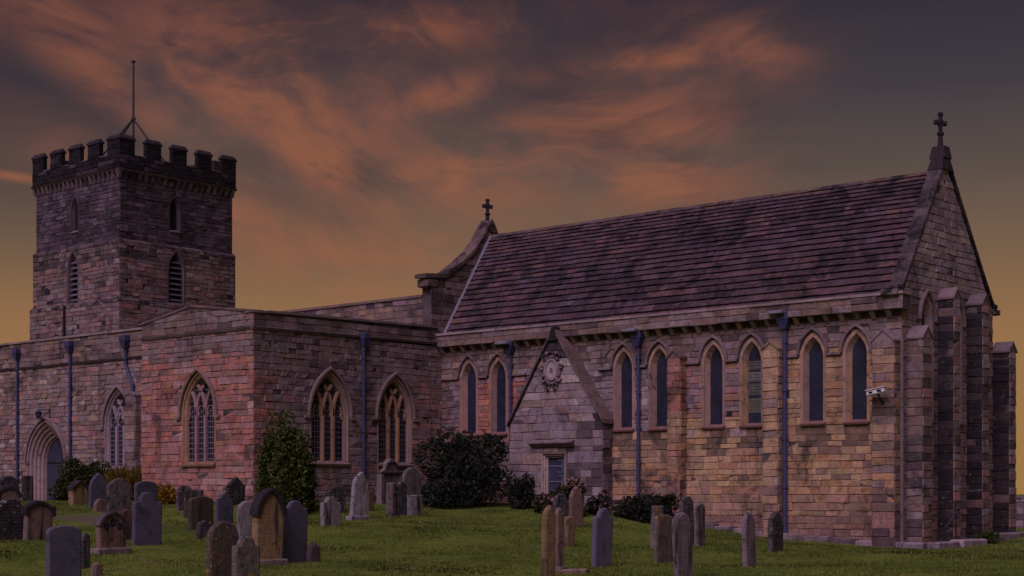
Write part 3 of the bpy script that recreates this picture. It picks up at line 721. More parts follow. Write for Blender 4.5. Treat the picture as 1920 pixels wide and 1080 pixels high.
buttress('buttress', fE, 47.74, .25, .56, -.5, 8.05, t_be, side_tint=t_bs, gable=.38, captint=mixc(GREY, DRK, .3))
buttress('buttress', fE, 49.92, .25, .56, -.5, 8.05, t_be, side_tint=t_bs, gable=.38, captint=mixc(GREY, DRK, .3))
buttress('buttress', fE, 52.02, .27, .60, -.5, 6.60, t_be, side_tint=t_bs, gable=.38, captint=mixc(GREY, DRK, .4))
# roll moulding in the corner
m = MB(); m.tube([(CE+.02, CS-.02, -.2), (CE+.02, CS-.02, 6.6)], .06, 8, jit(mixc(GREY, DRK, .4))); build(m, 'corner_roll', 'dressed', wall)
# apron of low stones at the east foot
m = MB()
for (x0, y0, x1, y1) in [(CE+.15, 44.4, -21.9, 44.75), (-21.9, 44.7, -21.5, 46.2), (-21.9, 46.25, -21.4, 48.0)]:
    z = gz((x0+x1)/2, (y0+y1)/2); m.box(x0, x1, y0, y1, z-.4, z+.2, jit(LILAC, .2), bev=.04)
build(m, 'plinth', 'stone', ew)
m = MB(); m.box(-22.3, -21.9, 50, 70, -.5, gz(-22, 54)+.14, jit(LILAC), bev=.04); build(m, 'kerb', 'stone', ew)

# roof --------------------------------------------------------------------
def slope_pt(E, s, up=0.0):
    """s: distance up the southern slope from the eaves"""
    N0, Z0 = CS+.22, 7.93; L = math.hypot(RN-N0, RZ-Z0); dn, dz = (RN-N0)/L, (RZ-Z0)/L
    return (E, N0+dn*s-dz*up, Z0+dz*s+dn*up)
SL = math.hypot(RN-CS-.22, RZ-7.93)
m = MB(); E0r, E1r = CW+.02, CE-.36
m.quad(slope_pt(E0r, 0), slope_pt(E1r, 0), slope_pt(E1r, SL), slope_pt(E0r, SL))
m.quad((E1r, CN-.2, 7.93), (E0r, CN-.2, 7.93), (E0r, RN, RZ), (E1r, RN, RZ))
roof = build(m, 'roof', 'mortar', church)
SLT = [((0.105, 0.062, 0.073), 4), ((0.078, 0.053, 0.069), 4), ((0.136, 0.074, 0.076), 1.8), ((0.047, 0.034, 0.047), 2.4), ((0.156, 0.090, 0.082), .7), ((0.090, 0.072, 0.094), 1.0)]
rows = []; s = 0.0
while s < SL-.12:
    h = .335-.175*(s/SL); rows.append((s, h)); s += h
slates = []
for ri, (s, h) in enumerate(rows):
    E = E0r+.12-rng.uniform(0, .25)
    while E < E1r-.02:
        w = rng.uniform(.45, 1.0)*(1.0-.3*s/SL); a, b = max(E, E0r+.1), min(E+w, E1r); E += w
        if b-a < .08: continue
        up0 = rng.uniform(.085, .11); top = min(s+h+.1, SL); j = rng.uniform(-.012, .012)
        P = [slope_pt(a+.004, s+j+.03, up0-.045), slope_pt(b-.004, s+j+.03+rng.uniform(-.01, .01), up0-.045), slope_pt(b-.004, top, -.0), slope_pt(a+.004, top, -.0),
             slope_pt(a+.004, s+j-.02, up0+.012), slope_pt(b-.004, s+j-.02, up0+.012+rng.uniform(-.006, .006)), slope_pt(b-.004, top, .018), slope_pt(a+.004, top, .018)]
        c = pick(SLT); n = nz(a*.35, s*.9, 3)
        c = mixc(c, (.07, .05, .065), max(0, min(.75, n*1.3+.12*(s/SL)))); slates.append((P, jit(c, .2), w*h*(F/depth(a, CS+s*.5))**2))
order = sorted(range(len(slates)), key=lambda i: -slates[i][2]); single = set(order[:300]); rest = MB()
for i, (P, c, a) in enumerate(slates):
    if i in single: m = MB(); m.hexa(P, c); build(m, 'slate', 'slate', roof, origin=P[0])
    else: rest.hexa(P, c)
tag(build(rest, 'slate_courses', 'slate', roof), kind='stuff')
m = MB(); x = E0r+.1                                            # ridge stones
while x < E1r-.1:
    w = rng.uniform(.6, .85); x1 = min(x+w, E1r); c = jit(pick([((.12, .085, .09), 3), ((.16, .10, .07), 1)]))
    for s_ in (-1, 1):
        m.hexa([(x+.004, RN+s_*.2, RZ-.26), (x1-.004, RN+s_*.2, RZ-.26), (x1-.004, RN, RZ+.0), (x+.004, RN, RZ+.0), (x+.004, RN+s_*.23, RZ-.2), (x1-.004, RN+s_*.23, RZ-.2), (x1-.004, RN, RZ+.08), (x+.004, RN, RZ+.08)], c)
    x = x1
build(m, 'ridge_stones', 'slate', roof)
m = MB()                                                        # lead flashing against the west gable
m.hexa([slope_pt(E0r, -.05, .0), slope_pt(E0r+.13, -.05, .0), slope_pt(E0r+.13, SL, .0), slope_pt(E0r, SL, .0), slope_pt(E0r, -.05, .12), slope_pt(E0r+.13, -.05, .095), slope_pt(E0r+.13, SL, .095), slope_pt(E0r, SL, .12)])
build(m, 'lead_flashing', 'lead', roof)

# west gable (nave end) ----------------------------------------------------
fG = east(CW)
wg = [(44.2, 10.25), (45.35, 10.35), (46.3, 10.95), (47.15, 11.62), (47.7, 12.3), (47.95, 12.72), (48.12, 12.9)]
wl = lambda z: 44.55 if z <= 10.3 else float(np.interp(z, [p[1] for p in wg[1:]], [p[0] for p in wg[1:]]))
wr = lambda z: 96.24-wl(z)
bk, st = masonry(fG, wl, wr, 7.4, 12.75, lambda u, z: jit(pick([(BRN, 2), (GREY, 2), (DRK, 3)]), .2), ch=(.22, .3), ln=(.35, .7))
ng = build(bk, 'nave_gable_wall', 'mortar', church); place_stones(ng, None, st, 30)
m = MB(); pp = [(44.57, 7.4)]+[(44.57, 10.3)]+wg[1:]; pp = pp+[(96.24-a, b) for a, b in pp[::-1]]
A = [(CW-.5, n, z) for n, z in pp]; B = [(CW-.003, n, z) for n, z in pp]; m.poly(A[::-1]); m.poly(B)
for i in range(len(pp)): m.quad(A[i], A[(i+1) % len(pp)], B[(i+1) % len(pp)], B[i])
build(m, 'gable_core', 'mortar', ng)
m = MB()
for side in (0, 1):
    g2 = [(a if not side else 96.24-a, b) for a, b in wg]
    for (n0, z0), (n1, z1) in zip(g2[:-1], g2[1:]):
        m.hexa([(CW-.56, n0, z0), (CW+.08, n0, z0), (CW+.08, n1, z1), (CW-.56, n1, z1), (CW-.56, n0, z0+.17), (CW+.08, n0, z0+.17), (CW+.08, n1, z1+.17), (CW-.56, n1, z1+.17)], jit(mixc(BRN, DRK, .4)))
build(m, 'coping', 'darkstone', ng)
m = MB(); m.box(CW-.54, CW+.06, 44.3, 44.9, 9.9, 10.24, jit(BRN), bev=.05); build(m, 'kneeler', 'darkstone', ng)
m = MB(); m.hexa([(CW-.5, RN-.32, 12.55), (CW+.06, RN-.32, 12.55), (CW+.06, RN+.32, 12.55), (CW-.5, RN+.32, 12.55), (CW-.4, RN-.14, 13.0), (CW-.04, RN-.14, 13.0), (CW-.04, RN+.14, 13.0), (CW-.4, RN+.14, 13.0)], jit(BRN))
build(m, 'apex_stone', 'darkstone', ng)
cross('cross_finial', CW-.22, RN+.05, 12.75, 1.2, church, .19, R(75))

# porch ---------------------------------------------------------------------
PN = 44.4; fPo = south(PN); PE0, PE1, PA, PZ, PAz = -38.72, -34.30, -36.55, 4.25, 7.62
pl = lambda z: PE0 if z <= PZ else PE0+(PA-PE0)*(z-PZ)/(PAz-PZ)
pr_ = lambda z: PE1 if z <= PZ else PE1-(PE1-PA)*(z-PZ)/(PAz-PZ)
dh = rect_interval(-37.12, -35.93, .5, 3.24)
def t_porch(u, z):
    edge = min(u-pl(z), pr_(z)-u)
    if z > PZ-.15 and edge < (.34 if int(z/.155) % 2 else .2): return jit(mixc(DRK, SOOT, .5), .2)
    if z < 4.2 and u > -35.9: return jit(pick([(GREY, 2), (DRK, 2.5), (LILAC, 2)]), .18)
    return jit(pick([(GREY, 3), (LILAC, 3), (PALE, 1), (mixc(TAN, GREY, .5), 1.5)]) if z > 2.0 else pick([(LILAC, 2), (GREY, 3)]), .12)
bk, st = masonry(fPo, pl, pr_, 1.0, PAz-.05, t_porch, [dh], ch=(.26, .36), ln=(.35, .75))
fPr = Frame((PE1, PN), (0, 1), (1, 0)); b2, s2 = masonry(fPr, 0, .6, 1.0, PZ, lambda u, z: jit(pick([(GREY, 2), (DRK, 2)]), .2), ch=(.26, .36), ln=(.3, .6))
fPl = Frame((PE0, CS), (0, -1), (-1, 0)); b3, s3 = masonry(fPl, 0, .6, 1.0, PZ, lambda u, z: jit(GREY, .2), ch=(.26, .36), ln=(.3, .6))
porch = build(merge(bk, b2, b3), 'porch', 'mortar', church); place_stones(porch, None, st+s2+s3, 150)
m = MB()
m.poly([(PE0, CS-.02, PZ), (PE1, CS-.02, PZ), (PA, CS-.02, PAz)]); m.quad((PE1, PN+.01, PZ), (PE1, CS, PZ), (PA, CS, PAz), (PA, PN+.01, PAz)); m.quad((PE0, CS, PZ), (PE0, PN+.01, PZ), (PA, PN+.01, PAz), (PA, CS, PAz))
build(m, 'porch_roof', 'slate', porch)
for s_, e in ((-1, PE0), (1, PE1)):
    n = 8
    for k in range(n):
        m = MB(); t0, t1 = k/n+.003, (k+1)/n-.003
        a0, z0 = e+s_*.1+(PA-e-s_*.1)*t0, PZ-.02+(PAz-PZ+.16)*t0; a1, z1 = e+s_*.1+(PA-e-s_*.1)*t1, PZ-.02+(PAz-PZ+.16)*t1
        m.hexa([(a0, PN-.09, z0), (a0, CS+.0, z0), (a1, CS+.0, z1), (a1, PN-.09, z1), (a0-s_*.02, PN-.09, z0+.16), (a0-s_*.02, CS, z0+.16), (a1-s_*.02, CS, z1+.16), (a1-s_*.02, PN-.09, z1+.16)][::1], jit(mixc(BRN, DRK, .35) if s_ > 0 else mixc(DRK, GREY, .3), .2))
        build(m, 'coping_stone', 'dressed', porch, origin=(a0, PN, z0))
m = MB(); m.hexa([(PA-.2, PN-.12, 7.36), (PA+.2, PN-.12, 7.36), (PA+.2, CS-.22, 7.36), (PA-.2, CS-.22, 7.36), (PA-.06, PN-.1, 7.86), (PA+.06, PN-.1, 7.86), (PA+.06, CS-.22, 7.86), (PA-.06, CS-.22, 7.86)], SOOT)
build(m, 'apex_stone', 'darkstone', porch)
# carved cartouche: oval shield in a scrolled frame
m = MB(); uc, zc = -36.62, 6.28
def ring(rx, rz, w, d, c, a0=0, a1=2*math.pi, du=0, dz=0, n=22):
    bar(m, fPo, [(uc+du+rx*math.cos(q), zc+dz+rz*math.sin(q)) for q in np.linspace(a0, a1, n)], w, 0, d, c)
m.poly([fPo.p(uc+.27*math.cos(q), zc+.34*math.sin(q), .075) for q in np.linspace(0, 2*math.pi, 24, endpoint=False)], jit(PALE))
ring(.29, .37, .09, .12, jit(LILAC)); ring(.37, .5, .07, .09, jit(GREY))
for s_ in (-1, 1):
    ring(.12, .12, .06, .13, jit(DRK), 0, 5.2, s_*.30, .47, 10); ring(.11, .11, .06, .13, jit(GREY), 1, 6, s_*.36, -.32, 10); ring(.1, .12, .06, .12, jit(DRK), 0, 5, s_*.17, -.62, 10)
    ring(.08, .08, .06, .12, jit(GREY), 0, 6, s_*.44, .12, 9)
ring(.15, .12, .07, .15, jit(DRK), 0, math.pi, 0, .53, 9)
m.poly([fPo.p(uc+x, zc+z, .10) for x, z in ((-.06, -.09), (.06, -.09), (.06, .07), (-.06, .07))], jit(BRN))
build(m, 'cartouche', 'dressed', porch)
# doorway: moulded jambs, lintel, hood, door
m = MB()
for s_, u0 in ((-1, -37.12), (1, -35.93)):
    for k, (o, d, w) in enumerate([(0, .05, .07), (.07, .0, .07), (.14, -.06, .07)]):
        a, b = sorted((u0-s_*o, u0-s_*(o+w))); z1 = 3.24-o
        m.hexa([fPo.p(a, .9, -.3), fPo.p(b, .9, -.3), fPo.p(b, .9, d), fPo.p(a, .9, d), fPo.p(a, z1, -.3), fPo.p(b, z1, -.3), fPo.p(b, z1, d), fPo.p(a, z1, d)], jit(mixc(PALE, TAN, .3) if s_ < 0 else GREY))
for k, (o, d, w) in enumerate([(0, .052, .07), (.07, .002, .07), (.14, -.058, .07)]):
    z1 = 3.24-o; m.hexa([fPo.p(-37.12+o, z1-w, -.3), fPo.p(-35.93-o, z1-w, -.3), fPo.p(-35.93-o, z1-w, d), fPo.p(-37.12+o, z1-w, d), fPo.p(-37.12+o, z1, -.3), fPo.p(-35.93-o, z1, -.3), fPo.p(-35.93-o, z1, d), fPo.p(-37.12+o, z1, d)], jit(BRN))
dr = build(m, 'doorway', 'dressed', porch)
m = MB(); m.hexa([fPo.p(-37.55, 3.42, -.02), fPo.p(-35.6, 3.42, -.02), fPo.p(-35.6, 3.42, .10), fPo.p(-37.55, 3.42, .10), fPo.p(-37.6, 3.6, -.02), fPo.p(-35.55, 3.6, -.02), fPo.p(-35.55, 3.55, .26), fPo.p(-37.6, 3.55, .26)], jit(mixc(GREY, DRK, .4)))
m.hexa([fPo.p(-37.6, 3.6, -.02), fPo.p(-35.55, 3.6, -.02), fPo.p(-35.55, 3.56, .28), fPo.p(-37.6, 3.56, .28), fPo.p(-37.6, 3.70, -.02), fPo.p(-35.55, 3.70, -.02), fPo.p(-35.55, 3.62, .28), fPo.p(-37.6, 3.62, .28)], jit(GREY))
build(m, 'door_hood', 'dressed', porch)
door = MB(); u = -36.92
for k in range(5): door.box(u+.004, u+.156, PN+.14, PN+.2, .9, 3.05, bev=.008); u += .16
dd = build(door, 'door', 'door', porch)
m = MB()
for z in (2.15, 2.72):
    m.tube([(-36.9, PN+.125, z), (-36.55, PN+.125, z), (-36.25, PN+.125, z)], .018, 6)
    for s_ in (-1, 1): m.tube([(-36.35+.16*math.cos(q)*.7, PN+.125, z+s_*.12+s_*.12*math.sin(q)-s_*.0) for q in np.linspace(-math.pi/2, math.pi*.8, 10)], .014, 6)
build(m, 'hinge_scrollwork', M['leading'], dd if False else porch)
# rain pipes of the chancel
downpipe(fS, -33.05, 7.05, 1.5, collars=5, d=.13, r=.065, box=(.2, .42), path=[(-33.05, 7.05), (-33.05, 1.72), (-33.10, 1.6), (-33.22, 1.45)])
downpipe(fS, -27.03, 7.25, .25, collars=5, d=.15, r=.075, box=(.22, .46))
downpipe(fS, -39.1, 7.15, 3.0, collars=4, d=.13, r=.06, box=(.2, .4))
for (u0, z) in ((-33.15, 7.62), (-27.15, 7.8), (-39.2, 7.55)):
    m = MB(); P = fS.p(u0, z-.12, .32); m.box(P[0]-.33, P[0]+.25, P[1]-.25, P[1]+.05, z-.16, z-.05, bev=.02); build(m, 'lead_spout', 'lead', par)

# ================================================================== TRANSEPT
TS, TE, TW = 35.4, -42.85, -49.4; fTS = south(TS); fTE = east(TE)
hTS = tracery_window(fTS, -45.92, .84, 2.85, 4.58, 5.98, mixc(ORA, BRN, .45), (.30, .185, .19), 1.06, 6.25)
hTE = [tracery_window(fTE, 39.0, .83, 2.9, 4.60, 6.05, mixc(TAN, GREY, .62), (.37, .225, .15), 1.05, 6.34),
       tracery_window(fTE, 42.38, .80, 2.9, 4.66, 6.05, mixc(TAN, GREY, .62), (.37, .225, .15), 1.02, 6.34)]
def t_ts(u, z):
    n = nz(u*.5, z*.5, 4)
    if z > 6.6+n*.6: c = pick([(BRN, 3), (GREY, 3), (PINK, 1.6), (DRK, .8)])
    else: c = pick([(RED, 3.6), (PINK, 4), (mixc(PINK, PALE, .4), 1.2), (BRN, .7), (ORA, .7)])
    return jit(c, .15, .05)
def t_te(u, z):
    n = nz(u*.5, z*.5, 6)
    if u < 36.4 and z < 6.0: return jit(pick([(PINK, 3), (RED, 1.5), (GREY, 2)]), .15)
    if z > 6.3+n*.6: c = pick([(GREY, 4), (LILAC, 1), (DRK, 1.1), (BRN, 2)])
    elif u > 43.3: c = pick([(PINK, 2), (GREY, 3), (BRN, 1.5)])
    else: c = pick([(LILAC, 2.6), (GREY, 4), (PINK, 1.2), (BRN, 1), (DRK, .4)])
    return jit(c, .17, .05)
tz = lambda u: 8.10+.52*(1-abs((u-(-46.35))/3.3))               # low gable of the transept
lvT = levels(.9, 7.55, .17, .29, rng)
bk, st = masonry(fTS, TW, TE+.012, .9, 7.55, t_ts, [hTS], lv=lvT, ch=(.2, .3), ln=(.3, .66))
tws = build(bk, 'transept_wall', 'mortar', church); place_stones(tws, None, st, 280)
bk, st = masonry(fTE, TS, CS, .9, 7.55, t_te, hTE, lv=lvT, ch=(.2, .3), ln=(.22, .52))
twe = build(bk, 'transept_wall', 'mortar', church); place_stones(twe, None, st, 280)
string_course(fTS, TW, TE+.1, 7.50, .13, .11, mixc(GREY, DRK, .5), tws)
string_course(fTE, TS-.1, CS-.2, 7.50, .13, .11, mixc(GREY, DRK, .5), twe, zb=7.62)
def ttop(E): return max(8.08, tz(E))
for c_, (a, b) in enumerate(((TW, TE+.012),)):
    def gb(z): return TW if z <= 8.1 else TW+(z-8.1)/.52*3.05
    def ge(z): return TE if z <= 8.1 else TE-(z-8.1)/.52*3.45
    bk, st = masonry(fTS, gb, ge, 7.62, 8.55, lambda u, z: jit(pick([(BRN, 3), (GREY, 3), (DRK, 1)]), .2), ch=(.2, .28), ln=(.4, .8), lv=[7.62, 7.86, 8.09, 8.32, 8.55])
    p1 = build(bk, 'parapet', 'mortar', church); place_stones(p1, None, st, 20)
coping_line(fTS, [(TW-.05, 8.08), (-46.35, 8.55), (TE+.06, 8.10)], -.4, .06, .1, mixc(BRN, DRK, .4), p1)
bk, st = masonry(fTE, TS, CS-.2, 7.62, 8.1, lambda u, z: jit(pick([(BRN, 2), (GREY, 4), (DRK, 1)]), .2), ch=(.2, .28), ln=(.4, .8), lv=[7.62, 7.86, 8.10])
p2 = build(bk, 'parapet', 'mortar', church); place_stones(p2, None, st, 40)
coping_line(fTE, [(TS-.06, 8.1), (36.0, 8.1), (36.1, 8.13), (CS-.2, 8.28)], -.4, .07, .1, mixc(GREY, DRK, .3), p2)
m = MB(); m.hexa([fTE.p(TS+.05, 8.0, -.38), fTE.p(CS-.2, 8.1, -.38), fTE.p(CS-.2, 8.1, -.004), fTE.p(TS+.05, 8.0, -.004), fTE.p(TS+.05, 8.098, -.38), fTE.p(CS-.2, 8.275, -.38), fTE.p(CS-.2, 8.275, -.004), fTE.p(TS+.05, 8.098, -.004)]); build(m, 'parapet_core', 'mortar', p2)
m = MB(); Pp = [(TW+.02, 7.6), (TE-.02, 7.6), (TE-.02, 8.08), (-46.35, 8.54), (TW+.02, 8.06)]
A = [(x, TS+.38, z) for x, z in Pp]; B = [(x, TS+.004, z) for x, z in Pp]; m.poly(A[::-1]); m.poly(B)
for i in range(5): m.quad(A[i], A[(i+1) % 5], B[(i+1) % 5], B[i])
build(m, 'parapet_core', 'mortar', p1)
solid('inner_wall', TW+.02, TE-.25, TS+.25, 46, .5, 7.55, 'void')
m = MB(); m.quad((TW, TS+.3, 7.75), (-46.35, TS+.3, 8.3), (-46.35, 45, 8.3), (TW, 45, 7.75)); m.quad((-46.35, TS+.3, 8.3), (TE-.3, TS+.3, 7.75), (TE-.3, 45, 7.75), (-46.35, 45, 8.3)); build(m, 'transept_roof', 'lead', church)
bk, st = masonry(west(TW), -46.0, -TS, .9, 8.05, t_ts, ch=(.25, .36), ln=(.4, .9)); w_ = build(bk, 'transept_wall', 'mortar', church); place_stones(w_, None, st, 0)
downpipe(fTE, 40.62, 7.35, 1.2, collars=5, d=.12, r=.065, box=(.17, .4))

# ================================================================== NAVE AND AISLE
fN = south(44.6)
bk, st = masonry(fN, -64.3, CW-.4, 7.8, 9.55, lambda u, z: jit(pick([(BRN, 3), (GREY, 2), (TAN, .8), (DRK, .6)]), .2), ch=(.2, .28), ln=(.35, .7))
nv = build(bk, 'clerestory_wall', 'mortar', church); place_stones(nv, None, st, 40)
coping_line(fN, [(-64.3, 9.55), (CW-.5, 9.55)], -.4, .08, .12, BRN, nv)
solid('inner_wall', -64.3, CW-.45, 44.62, 51.6, 6.0, 9.5)
AN = 38.5; fA = south(AN); AW, AE = -70.0, TW+.0
hA = tracery_window(fA, -55.35, .84, 2.85, 4.55, 5.95, mixc(GREY, LILAC, .5), (.30, .22, .26), 1.07, 6.22, lights=3, flowing=True)
# doorway of many orders
DU, DS, DSP, DAP = -60.8, .9, 3.05, 4.95
m = MB(); prof = [(.02, -.03), (.02, .04)]; o_, d_ = 0.0, .04
for k in range(5): prof += [(o_-.06, d_), (o_-.075, d_-.07), (o_-.10, d_-.10), (o_-.115, d_-.10)]; o_ -= .115; d_ -= .13
prof += [(o_-.02, d_-.05)]
def dtint(i): return jit((.31, .215, .225), .12)
loft(m, fA, DU, 1.5, DS, DSP, DAP, prof, dtint, 12); dwy = build(m, 'arched_doorway', 'dressed', church)
hood(fA, DU, 1.58, DSP, DAP+.12, .11, .12, jit(GREY), dwy, stops=False)
ih = 1.5+o_-.02; m = MB(); ol = outline(DU, ih, DS, DSP, DAP+(o_-.02)*1.35)
m.poly([fA.p(u, z, d_-.03) for u, z in ol]); dd = build(m, 'door', 'door', dwy)
m = MB(); iv = arch_interval(DU, ih, DS, DSP, DAP+(o_-.02)*1.35); u = DU-ih
while u < DU+ih-.1:
    zt = DSP
    while iv(zt+.03) and iv(zt+.03)[0] < u+.01 and iv(zt+.03)[1] > u+.15: zt += .03
    P = fA.p(u+.006, 0, d_-.02); m.box(P[0], P[0]+.15, P[1]-.012, P[1]+.02, DS, zt-.02); u += .163
build(m, 'door_boards', 'door', dwy)
for z in (1.9, 3.1): m = MB(); m.tube([fA.p(DU-ih+.05, z, d_+.01), fA.p(DU, z, d_+.01), fA.p(DU+.4, z, d_+.01)], .025, 6); build(m, 'hinge_strap', 'iron', dwy)
hD = arch_interval(DU, 1.5, DS-.5, DSP, DAP+.02)
def t_a(u, z):
    n = nz(u*.5, z*.5, 12)
    c = pick([(GREY, 3.4), (mixc(TAN, GREY, .4), 2.6), (PINK, 1.4), (LILAC, 1.6), (PALE, .7), (BRN, 2), (DRK, .3)])
    return jit(mixc(c, BRN, max(0, n)*.4), .17, .05)
bk, st = masonry(fA, AW, AE, .6, 7.3, t_a, [hA, hD], ch=(.16, .27), ln=(.22, .52))
aw = build(bk, 'aisle_wall', 'mortar', church); place_stones(aw, None, st, 200)
string_course(fA, AW, AE, 7.28, .12, .1, DRK, aw)
bk, st = masonry(fA, AW, AE, 7.4, 8.48, lambda u, z: jit(pick([(BRN, 3), (GREY, 3), (mixc(TAN, DRK, .4), 1.4), (DRK, .6)]), .2), ch=(.2, .3), ln=(.35, .7))
p3 = build(bk, 'parapet', 'mortar', church); place_stones(p3, None, st, 60)
coping_line(fA, [(AW, 8.48), (AE, 8.48)], -.4, .08, .1, mixc(GREY, PALE, .1), p3)
solid('inner_wall', AW+.02, AE-.02, AN+.95, 44.9, .5, 8.44, 'void')
m = MB(); m.quad((AW, AN+.004, 7.2), (AE, AN+.004, 7.2), (AE, AN+.96, 8.45), (AW, AN+.96, 8.45)); m.quad((AW, AN+.05, 8.44), (AE, AN+.05, 8.44), (AE, 44.8, 8.5), (AW, 44.8, 8.5)); build(m, 'aisle_roof', 'lead', church)
buttress('buttress', fA, -54.15, .34, .3, .8, 5.75, lambda u, z: jit(pick([(GREY, 2), (mixc(TAN, GREY, .5), 2), (BRN, 2)]), .15), gable=.2, captint=mixc(GREY, DRK, .3), k_single=10)
downpipe(fA, -63.0, 7.85, 1.5, collars=4, d=.1, r=.06, box=(.16, .4))
downpipe(fA, -58.8, 7.9, 1.5, collars=5, d=.1, r=.065, box=(.17, .42))
downpipe(fA, -54.7, 7.85, 5.8, collars=1, d=.12, r=.07, box=(.19, .45), path=[(-54.7, 7.85), (-54.7, 7.1), (-54.45, 6.6), (-54.2, 6.25), (-54.17, 5.85)])

# ================================================================== TOWER
X0, X1, Y0, Y1 = -71.65, -64.30, 44.80, 51.70
def t_tw(u, z):
    n = nz(u*.45, z*.45, 20)
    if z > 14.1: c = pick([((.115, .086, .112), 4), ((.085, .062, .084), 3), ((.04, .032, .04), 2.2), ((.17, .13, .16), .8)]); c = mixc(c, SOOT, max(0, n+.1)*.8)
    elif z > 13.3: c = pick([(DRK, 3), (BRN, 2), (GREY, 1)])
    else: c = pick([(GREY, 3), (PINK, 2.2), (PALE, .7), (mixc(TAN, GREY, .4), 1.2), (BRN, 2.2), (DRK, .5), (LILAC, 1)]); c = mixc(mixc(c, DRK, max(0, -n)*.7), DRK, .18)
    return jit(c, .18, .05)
def tower_open(fr, uc, half, z0, sp, ap, louv, tint):
    m = MB(); loft(m, fr, uc, half+.1, z0-.02, sp, ap+.12, [(.1, -.03), (.1, .03), (0, .03), (-.03, -.04), (-.1, -.34 if louv else -.16)], lambda i: jit(tint, .15))
    root = build(m, 'belfry_opening' if louv else 'slit_window', 'dressed', church)
    m = MB(); m.poly([fr.p(u, z, -.33 if louv else -.15) for u, z in outline(uc, half, z0, sp, ap)]); build(m, 'dark_void', 'void', root)
    if louv:
        z = z0+.1; iv = arch_interval(uc, half, z0, sp, ap)
        while z < ap-.35:
            i = iv(z+.1); a, b = i
            m = MB(); m.hexa([fr.p(a, z, -.04), fr.p(b, z, -.04), fr.p(b, z+.16, -.3), fr.p(a, z+.16, -.3), fr.p(a, z+.04, -.04), fr.p(b, z+.04, -.04), fr.p(b, z+.20, -.3), fr.p(a, z+.20, -.3)], jit((.13, .11, .16), .15))
            build(m, 'louvre_slat', 'dressed', root, origin=fr.p(uc, z, -.1)); z += .27
    if not louv: sill(fr, uc-half-.12, uc+half+.12, z0-.02, .1, .12, jit(GREY), root)
    return arch_interval(uc, half+.18, z0-.1, sp, ap+.25)
